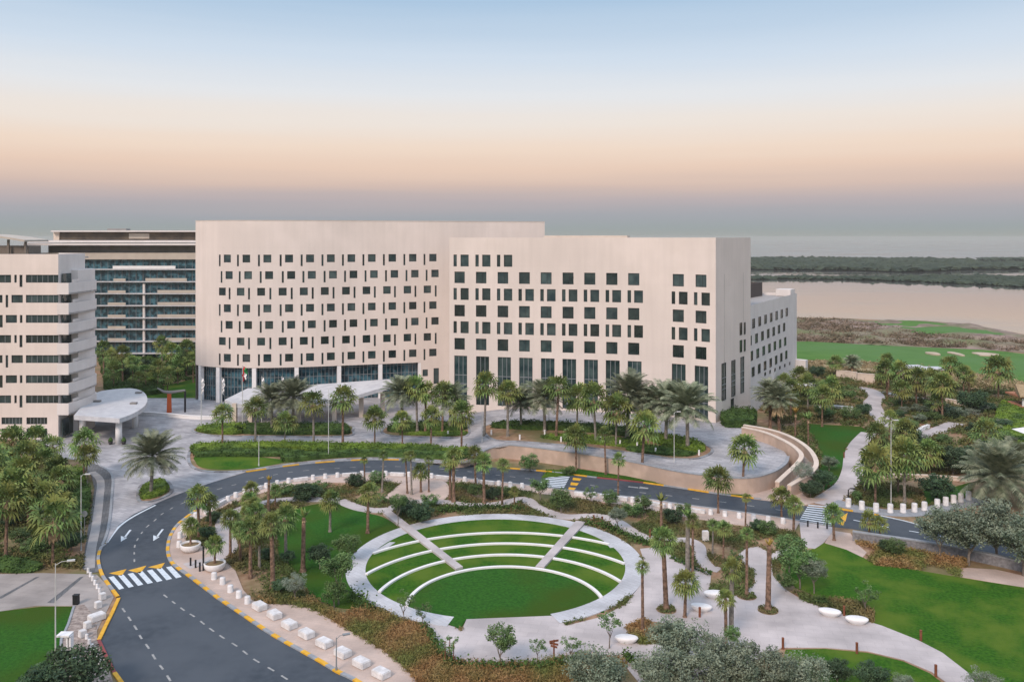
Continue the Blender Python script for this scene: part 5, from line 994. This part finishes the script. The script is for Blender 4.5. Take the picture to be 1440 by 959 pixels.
# ground cover in the beds (uncountable)
def scatter(px, n, leaf, m, name, label, hgt=.25, fore=False, seed=5, clump=True, up=.2, aspect=.4, rows=False, free=False):
    rs = np.random.RandomState(seed); P = np.array([tuple(GF(*p) if fore else G(*p))[:2] for p in px]); lo, hi = P.min(0), P.max(0)
    X = rs.uniform(lo[0], hi[0], n*4); Y = rs.uniform(lo[1], hi[1], n*4); k = in_poly(X, Y, P)
    for A in ([] if free else AVOID):
        A = np.asarray(A); a0, a1 = A.min(0), A.max(0); c = (X > a0[0]) & (X < a1[0]) & (Y > a0[1]) & (Y < a1[1]) & k
        if c.any(): idx = np.where(c)[0]; k[idx[in_poly(X[idx], Y[idx], A)]] = False
    if clump: dn = np.sin(X*.8+1.3*np.sin(Y*.45))+np.sin(Y*.7+1.1*np.cos(X*.5)); k &= (rs.rand(len(X)) < .5+.35*dn)
    X, Y = X[k][:n], Y[k][:n]
    if rows: Y = np.round(Y/.8)*.8+rs.normal(size=len(Y))*.1
    m_ = 6; C = np.repeat(np.stack([X, Y, np.zeros(len(X))], 1), m_, 0)+rs.normal(size=(len(X)*m_, 3))*[.14, .14, 0]; C[:, 2] = np.abs(rs.normal(size=len(C)))*hgt*.6+.04
    me = quads_mesh(name, leaf_quads(C, leaf, up, rs, aspect), m); o = link(name, me); return tag(o, label, 'planting', None, 'stuff')
park = [(262, 760), (280, 733), (333, 705), (408, 684), (498, 679), (590, 672), (709, 687), (873, 710), (1023, 737), (1117, 748), (1135, 775), (1110, 790), (1105, 830), (1230, 850), (1225, 876), (1100, 830), (1060, 850), (960, 870), (900, 895), (640, 890), (520, 860), (480, 870), (431, 856), (355, 846), (331, 803), (300, 775)]
scatter(park, 34000, .13, M_cover, 'ground_cover', 'mixed green and brown ground cover in the park beds', .28)
scatter([(352, 845), (409, 851), (450, 862), (500, 892), (565, 936), (592, 965), (840, 965), (900, 930), (800, 925), (700, 938), (640, 934), (612, 910), (600, 886), (520, 858), (480, 868), (440, 850)], 16000, .15, M_orng, 'ornamental_grass', 'russet ornamental grass planted in rows below the round lawn', .4, seed=6, up=-.1, aspect=.18, rows=True, clump=False)
scatter([(880, 884), (905, 872), (950, 885), (960, 905), (900, 906)], 1500, .12, M_orng, 'ornamental_grass', 'russet grass patch round the slim plaza palm', .25, seed=7, free=True)
scatter([(1106, 840), (1226, 850), (1228, 876), (1160, 862), (1110, 846)], 1500, .14, M_cover, 'ground_cover', 'reddish green ground cover by the two oval benches at the right', .35, seed=9, clump=False)
scatter([(1198, 762), (1300, 778), (1360, 790), (1350, 812), (1273, 800), (1232, 796), (1205, 776)], 3500, .14, M_orng, 'ornamental_grass', 'yellow-brown grass bed between the stone parapet and the big lawn', .35, seed=10)
scatter([(1185, 700), (1240, 680), (1300, 690), (1370, 680), (1360, 700), (1290, 715), (1200, 712)], 3500, .14, M_cover, 'ground_cover', 'brown and green ground cover in the palm bed above the road', .3, seed=12)
scatter([(-60, 650), (90, 660), (130, 700), (118, 800), (-60, 800)], 12000, .17, M_cover, 'ground_cover', 'ground cover under the palms of the left garden', .45, seed=13)
scatter([(1110, 515), (1440, 548), (1440, 660), (1300, 670), (1225, 690), (1140, 700), (1110, 610), (1060, 570)], 26000, .22, M_cover, 'ground_cover', 'shrubby ground cover through the terraced garden', .6, seed=14)
scatter([(138, 500), (275, 500), (275, 556), (150, 556)], 6000, .3, M_hedge, 'ground_cover', 'dark ground cover between the hotels', .5, seed=15)
def bush_edge(px, n, lb, m=M_hedge, seed=3, leaf=.12, wid=.5, hgt=.6):
    P = resample(line_w(px), .25); rs = np.random.RandomState(seed); C = []
    for p in P:
        for _ in range(n): C.append((p.x+rs.normal()*wid*.45, p.y+rs.normal()*wid*.45, abs(rs.normal())*hgt*.6+.05))
    o = link('hedge', quads_mesh('hedge', leaf_quads(np.array(C), leaf, .3, rs, .8), m)); return tag(o, lb, 'hedge', 'informal hedges of the park')
scatter([(1060, 449), (1122, 450), (1175, 451), (1230, 459), (1300, 472), (1375, 477), (1440, 481), (1500, 493), (1500, 504), (1440, 495), (1374, 491), (1235, 485), (1123, 480), (1060, 479)], 14000, .36, mat('dune_scrub', (.10, .085, .045), (.26, .195, .145), .12, .95), 'dune_scrub', 'low brown scrub on the dunes beyond the fairway', 1.0, seed=21)
scatter([(1100, 507), (1221, 511), (1285, 517), (1374, 528), (1440, 541), (1440, 556), (1380, 548), (1330, 535), (1270, 528), (1200, 524), (1100, 520)], 6000, .3, MATS['dry_grass'], 'dry_grass', 'dry straw-coloured grass along the near side of the fairway', .6, seed=22)
bush_edge([(596, 886), (606, 900), (618, 920), (640, 938), (700, 943), (760, 942), (820, 936)], 40, 'dark low hedge edging the stage plaza above the russet grass', seed=4)
bush_edge([(496, 840), (512, 856), (526, 862)], 34, 'dark bushy hedge at the lower left of the ring path', seed=5, wid=.8, hgt=.9)
bush_edge([(824, 738), (850, 742), (880, 755), (905, 764), (925, 768), (940, 776)], 40, 'dark green hedge curving along the upper right of the ring path', seed=6, wid=.7)
bush_edge([(615, 722), (650, 717), (700, 716), (740, 719)], 36, 'dark green hedge behind the top of the ring path', seed=7, wid=.7)
bush_edge([(945, 786), (975, 800), (1000, 810)], 14, 'thin green hedge between the plaza and the curved path', seed=8, wid=.3, hgt=.4)
bush_edge([(880, 925), (905, 945), (930, 965)], 30, 'dark hedge at the plaza edge beside the round olive tree', seed=9)
for (x, y, lb) in ((937, 858, 'round the tall palm nearest the ring path'), (1080, 859, 'round the rightmost plaza palm'), (1050, 839, 'round the palm at the plaza fork')):
    p = G(x, y); o = sheet('tree_pit', [Vector((p.x+.95*math.cos(a*.4), p.y+.95*math.sin(a*.4), 0)) for a in range(16)], M_soil, .066, world=True)
    rs = np.random.RandomState(int(x)); a = rs.rand(260)*6.28; q = .9*np.sqrt(rs.rand(260)); me = quads_mesh('pit_planting', leaf_quads(np.stack([q*np.cos(a), q*np.sin(a), .1+.2*rs.rand(260)], 1), .12, .2, rs, .5), M_cover); o = link('pit_planting', me); o.location = p; tag(o, 'small round planting '+lb, 'planting', 'planted tree pits')

# ------------------------------------------------------------------ street furniture
def rounded_box(name, size, m, bev=.06, seg=2):
    bm = bmesh.new(); bmesh.ops.create_cube(bm, size=1)
    for v in bm.verts: v.co = Vector((v.co.x*size[0], v.co.y*size[1], v.co.z*size[2]+size[2]/2))
    bmesh.ops.bevel(bm, geom=bm.edges[:], offset=bev, segments=seg, affect='EDGES'); me = bpy.data.meshes.new(name); bm.to_mesh(me); bm.free(); me.materials.append(m); return me
BLK = rounded_box('concrete_block', (1.35, .95, .55), M_block); SLB = rounded_box('concrete_block', (2.1, .5, .5), M_block, .04)
mb = MB(); mb.lathe((0, 0, 0), [(.30, 0), (.31, .06), (.28, .08), (.28, .62), (.25, .68), (0, .69)], 16); t_ = mb.build('bollard', M_block, None, True); CYL = t_.data; bpy.data.objects.remove(t_)
def put(nm, me, p, rz, lb, cat, grp, z=.07):
    o = bpy.data.objects.new(nm, me); col.objects.link(o); o.location = (p.x, p.y, z); o.rotation_euler.z = rz; return tag(o, lb, cat, grp)
B8 = [(365, 857), (386, 869), (407, 883), (431, 896), (456, 909), (482, 923), (508, 937), (536, 952)]
for i, (x, y) in enumerate(B8):
    a, b_ = G(*B8[max(i-1, 0)]), G(*B8[min(i+1, 7)]); put('concrete_block', BLK, G(x, y), math.atan2((b_-a).y, (b_-a).x)+rnd.uniform(-.05, .05), 'big white concrete block on the near pavement, '+ORD[i]+' from the left', 'block', 'white blocks along the near pavement')
for i, (x, y) in enumerate([(301, 815), (313, 822), (324, 833), (336, 841), (348, 849)]):
    put('bollard', CYL, G(x, y), 0, 'short white bollard on the near pavement before the blocks, '+ORD[i]+' from the left', 'bollard', 'white bollards at the left crosswalk')
for i, (x, y) in enumerate([(252, 770), (253, 757), (257, 748), (262, 741), (268, 735), (275, 729)]):
    put('bollard', CYL, G(x, y), 0, 'short white round bollard along the inside of the road bend, '+ORD[i]+' from the bottom', 'bollard', 'white bollards inside the road bend')
row = resample(line_w([(290, 723), (333, 699), (367, 688.5), (408, 679), (459, 673), (498, 670), (532, 669), (584, 671), (626, 674.5), (668, 679.5), (709, 684), (745, 688)]), 1.75)
cb, cs = 0, 0
for i, p in enumerate(row):
    q = row[min(i+1, len(row)-1)]-row[max(i-1, 0)]; rz = math.atan2(q.y, q.x)
    if i % 4 == 2: put('concrete_block', SLB, p, rz, 'long white block on the pavement left of the middle crosswalk, '+ORD[cs]+' from the left', 'block', 'white blocks along the inner pavement'); cs += 1
    else: put('bollard', CYL, p, 0, 'white bollard on the pavement left of the middle crosswalk, '+ORD[cb]+' from the left', 'bollard', 'white bollards along the inner pavement'); cb += 1
row = resample(line_w([(818, 698), (873, 704), (915, 711), (961, 719), (1023, 727), (1086, 735), (1112, 738)]), 1.75); cb = cs = 0
for i, p in enumerate(row):
    q = row[min(i+1, len(row)-1)]-row[max(i-1, 0)]; rz = math.atan2(q.y, q.x)
    if i % 3 != 1 and i < len(row)*.65: put('concrete_block', SLB, p, rz, 'long white block on the pavement between two crosswalks, '+ORD[cs]+' from the left', 'block', 'white blocks between the crosswalks'); cs += 1
    else: put('bollard', CYL, p, 0, 'short white bollard on the pavement between two crosswalks, '+ORD[cb]+' from the left', 'bollard', 'white bollards between the crosswalks'); cb += 1
row = [(1193, 713), (1212, 717), (1232, 720), (1252, 721), (1270, 721), (1286, 720), (1300, 718), (1318, 714), (1330, 711), (1341, 708), (1351, 706), (1362, 703)]
for i, (x, y) in enumerate(row): put('bollard', CYL, G(x, y), 0, 'stout white bollard below the palm bed at right, '+ORD[i]+' from the left', 'bollard', 'white bollards below the palm bed'); col.objects[-1].scale = (1.25, 1.25, 1.6)
stroke('pavement', [(1172, 706), (1193, 711), (1232, 719), (1270, 722), (1300, 719), (1345, 710), (1380, 703)], 2.6, M_kgrey, .06)
WB = rounded_box('concrete_block', (.55, .55, .6), M_block, .04)
for x, y, m_, lb in ((144, 843, WB, 'small white cube by the kerb point, topmost of the left roadside blocks'), (138, 855, WB, 'small white cube above the flat white slab at the kerb point'), (136, 872, BLK, 'flat white slab on the cobbles at the kerb point'), (123, 884, WB, 'small white cube just below the flat white slab'), (116, 896, WB, 'small white cube nearest to the white frame on the cobbles')):
    put('concrete_block', m_, G(x, y), .9, lb, 'block', 'white blocks on the cobbles', .05)
for i in range(7):
    t = i/6; put('bollard', CYL, G(122+22*t, 899+42*t), 0, 'small pale bollard beside the cobbles along the left kerb, '+ORD[i]+' from the top', 'bollard', 'pale bollards beside the cobbles'); col.objects[-1].scale = (.5, .5, .6)
for i in range(6):
    t = i/5; put('bollard', CYL, G(124+16*t, 806+28*t), 0, 'small pale bollard at the end of the dark curved pavement, '+ORD[i]+' from the top', 'bollard', 'pale bollards at the dark pavement'); col.objects[-1].scale = (.5, .5, .7)
# oval benches
mb = MB(); mb.lathe((0, 0, 0), [(.62, 0), (.80, .14), (.96, .30), (1.02, .42), (.97, .50), (.8, .54), (0, .55)], 28, sx=1.0, sy=.55); t_ = mb.build('oval_bench', M_white, None, True); OV = t_.data; bpy.data.objects.remove(t_)
for x, y, rz, lb in ((881, 904, -.1, 'white oval bench beside the young flat-topped tree'), (1004, 840, 0, 'white oval bench at the lower edge of the bed by the twin palms'), (986, 859, -.3, 'white oval bench on the open plaza between two palms'), (1167, 866, -.35, 'white oval bench at the lawn bed, the left of the right pair'), (1205, 877, -.2, 'white oval bench at the lawn bed, the right of the right pair')):
    put('oval_bench', OV, G(x, y), rz, lb, 'bench', 'white oval benches', .06)
p = G(992, 760); put('concrete_block', WB, p, .1, 'single white block in the bed above the curved path', 'block', None, .0).scale = (1.3, .8, 1.9)
def cylthing(nm, x, y, h, r_, m, lb, cat, grp, cap=True, fore=False):
    p = GF(x, y) if fore else G(x, y); e_ = empty(nm, p, lb, cat, grp); q = MB(); q.tube([(0, 0, .0), (0, 0, h*.86)], [r_, r_], 10); q.build('post', m, e_); q = MB(); q.tube([(0, 0, h*.9), (0, 0, h)], [r_*1.05, r_*1.05], 10); q.tube([(0, 0, h*.86), (0, 0, h*.9)], [r_*.6, r_*.6], 8); q.build('cap', m, e_); return e_
for x, y, lb in ((1101, 912, 'brown light bollard at the top of the bottom lawn beside the olive grove'), (1205, 919, 'brown light bollard on the lower edge of the curved path'), (1316, 951, 'brown light bollard on the lower edge of the curved path near the bottom'), (1295, 901, 'rusty light bollard on the big lawn edge'), (1187, 866, 'rusty light bollard between the two oval benches at the right'), (984, 868, 'brown light bollard on the plaza behind the olive grove'), (847, 737, 'brown light bollard on the upper path, right one'), (835, 735, 'brown light bollard on the upper path, left one'), (1222, 632, 'brown light bollard on the garden path, upper right'), (1187, 644, 'brown light bollard on the left edge of the garden path'), (914, 756, 'brown light bollard on the bed near the ring path')):
    cylthing('light_bollard', x, y, .95, .11, M_rust, lb, 'bollard', 'brown light bollards')
for x, y, h, lb in ((268, 796, .9, 'leftmost black bollard by the bowl planters'), (275, 799, .9, 'middle black bollard by the bowl planters'), (281, 804, 1.0, 'rightmost black bollard by the bowl planters'), (286, 803, 2.6, 'tall black post beside the black bollards'), (1136, 741, .8, 'left dark bollard at the end of the right crosswalk'), (1150, 743, .8, 'middle dark bollard at the end of the right crosswalk'), (1163, 744, .8, 'right dark bollard at the end of the right crosswalk')):
    cylthing('metal_bollard', x, y, h, .1, M_black, lb, 'bollard', 'dark metal bollards')
for i, (x, y) in enumerate([(684, 612), (739, 622), (789, 621), (816, 616), (873, 626), (898, 632), (920, 638), (984, 640), (630, 610), (632, 622)]):
    pass
LB = [(630, 613), (691, 612), (731, 619), (766, 612), (789, 622), (845, 622), (872, 627), (896, 630), (922, 638), (983, 641)]
for i, (x, y) in enumerate(LB): cylthing('light_bollard', x, y, .9, .14, M_white, 'white light bollard on the forecourt islands, '+ORD[i]+' from the left', 'bollard', 'white light bollards on the islands', fore=True)
def lamp(x, y, ty, lb, arm=1.2, m=M_pole, double=False, r_=.048, fore=False, ar=0, head=True):
    p = GF(x, y) if fore else G(x, y); h = (y-ty)*p.y/F; e_ = empty('street_lamp', p, lb, 'street lamp', 'street lamps', ar); q = MB(); q.tube([(0, 0, 0), (0, 0, .35), (0, 0, .36), (0, 0, h)], [r_*2, r_*2, r_*1.3, r_*.7], 10); q.build('pole', m, e_)
    for s in ((1,) if head else ()):
        q = MB(); q.tube([(0, 0, h-.15), (s*arm*.5, 0, h+.1), (s*arm, 0, h+.12)], [r_*.6, r_*.5, r_*.4], 6); q.build('arm', m, e_)
        q = MB(); q.box((s*(arm+.25), 0, h+.12), (.6, .26, .1)); q.build('lamp_head', m, e_)
    return e_
lamp(78, 934, 792, 'tall white lamp post on the left lawn beside the white frame', .9, ar=.3)
lamp(114, 774, 668, 'tall thin white lamp pole in the left garden by the dark pavement', .5)
lamp(462, 645, 547, 'tall grey lamp pole in the hedge strip right of the crescent lawn', .4, fore=True, head=False)
lamp(948, 672, 580, 'tall grey lamp pole by the retaining wall', .4)
lamp(1253, 716, 592, 'tall thin white lamp pole in the palm bed above the road', .4)
lamp(364, 656, 612, 'short white pole on the crescent lawn', .3, fore=True, r_=.06, head=False)
lamp(473, 944, 896, 'low grey lamp with a bent head on the near pavement', .55, M_mull, r_=.05, ar=.4)
lamp(772, 600, 570, 'white pole before the tall windows of the front block', .2, fore=True, head=False)
lamp(678, 622, 570, 'grey lamp pole beside the first tall palm of the big island', .3, fore=True, head=False)
lamp(1193, 707, 688, 'dark slab-headed path light at the crosswalk end of the garden path', .3, M_black, r_=.09)
# flagpoles
def flag(x, y, ty, cols, lb):
    p = GF(x, y); h = (y-ty)*p.y/F; e_ = empty('flagpole', p, lb, 'flagpole', 'flagpoles before the hotel'); q = MB(); q.tube([(0, 0, 0), (0, 0, h)], [.09, .05], 8); q.build('pole', M_pole, e_)
    q = MB(); n = 8; ht = 2.6
    for i in range(n):
        for j in range(3):
            pt = lambda a, b_: (.06+(.9 if len(cols) > 1 else .5)*a/3*(1-.5*b_/n)+.12*math.sin(b_*2.1+a), .18*math.sin(a*2.4+b_*.9)+(.012), h-.1-ht*b_/n-.7*a/3)
            mi = 0 if j == 0 and len(cols) == 4 else min(len(cols)-1, (1+int(i*3/n)) if len(cols) == 4 else 0); q.face([pt(j, i), pt(j+1, i), pt(j+1, i+1), pt(j, i+1)], mi)
    q.build('flag', cols, e_)
M_green = mat('flag_green', (.02, .20, .06), rough=.8); M_fr = mat('flag_red', (.55, .02, .03), rough=.8)
flag(341, 602, 514, [M_fr, M_green, M_white, M_black], 'flagpole with a hanging red, green, white and black flag')
flag(283, 604, 530, [M_white], 'flagpole with a white flag, left corner of the curved hotel block')
flag(312, 602, 530, [M_white], 'flagpole with a white flag, left of the red flag')
flag(368, 600, 529, [M_white], 'flagpole with a white flag, right of the red flag')
flag(396, 600, 529, [M_white], 'flagpole with a white flag, rightmost of the row')
# sculpture
e_ = empty('sculpture', G(238, 580), 'orange-red pillar carrying two curved grey arms on the forecourt edge', 'sculpture'); q = MB(); q.box((0, 0, 1.9), (.9, .9, 3.8), .3, taper=.8); q.build('pillar', M_orange, e_)
q = MB(); q.tube([(-2.4, 0, 4.9), (-1.2, 0, 4.2), (0, 0, 4.0), (1.6, .1, 4.2), (3.1, .2, 4.4)], [.12, .25, .35, .25, .2], 8); q.build('arm', M_grey, e_)
q = MB(); q.box((3.1, .2, 2.1), (.3, .3, 4.2)); q.build('leg', M_black, e_)
# white frame on the cobbles
e_ = empty('sign_frame', G(94, 928), 'white steel portal frame standing on the cobbles beside the left lawn', 'sign'); q = MB()
q.box((-.15, 0, 2.15), (1.05, .8, .14)); q.build('top_plate', M_white, e_)
for s in (.12, .38): q = MB(); q.box((s, 0, 1.04), (.12, .5, 2.08)); q.build('leg', M_white, e_)
q = MB(); q.box((.2, 0, .08), (1.2, .8, .16)); q.build('base', M_white, e_)
e_ = empty('litter_bin', G(107, 850), 'black upright box at the edge of the left lawn', 'bin'); q = MB(); q.box((0, 0, .45), (.5, .4, .9)); q.build('body', M_black, e_); q = MB(); q.box((0, 0, .94), (.54, .44, .07)); q.build('lid', M_black, e_)
# signpost
e_ = empty('signpost', G(779, 929), 'brown wooden signpost with crossed fingerboards in front of the stage plaza', 'signpost'); q = MB(); q.tube([(0, 0, 0), (0, 0, 1.75)], [.07, .06], 8); q.build('post', M_rust, e_)
for z_, a, L in ((1.65, .3, .8), (1.42, -.4, .75), (1.2, 2.6, .6)): q = MB(); q.box((0, 0, z_), (L, .05, .16), a); q.build('fingerboard', M_rust, e_)
# round sign
e_ = empty('road_sign', G(119, 757), 'round grey-backed road sign in the hedge beside the dark pavement', 'sign'); q = MB(); q.tube([(0, 0, 0), (0, 0, 2.6)], [.04, .04], 6); q.build('post', M_mull, e_)
q = MB(); q.tube([(0, -.05, 2.9), (0, -.09, 2.9)], [.36, .36], 20); q.build('sign_plate', M_mull, e_)
# tree stakes
e_ = empty('tree_stakes', G(632, 936), 'brown wooden stakes round the young tree left of the stage plaza', 'stakes')
for x, y in ((-.35, 0), (.35, 0), (0, .4)): q = MB(); q.tube([(x, y, 0), (x, y, 2.0)], [.04, .04], 6); q.build('stake', M_rust, e_)

# ------------------------------------------------------------------ haze: one closed box of thin air round everything
hz = bpy.data.materials.new('haze'); hz.use_nodes = True; t = hz.node_tree; t.nodes.clear()
pv = nn(t, 'ShaderNodeVolumePrincipled'); pv.inputs['Color'].default_value = (.80, .81, .75, 1); pv.inputs['Density'].default_value = 0.00011; pv.inputs['Anisotropy'].default_value = 0.0
mo = nn(t, 'ShaderNodeOutputMaterial'); t.links.new(pv.outputs[0], mo.inputs['Volume'])
mb = MB(); mb.box((0, 5970, 20), (24400, 12400, 48)); o = mb.build('haze', hz); o['kind'] = 'stuff'
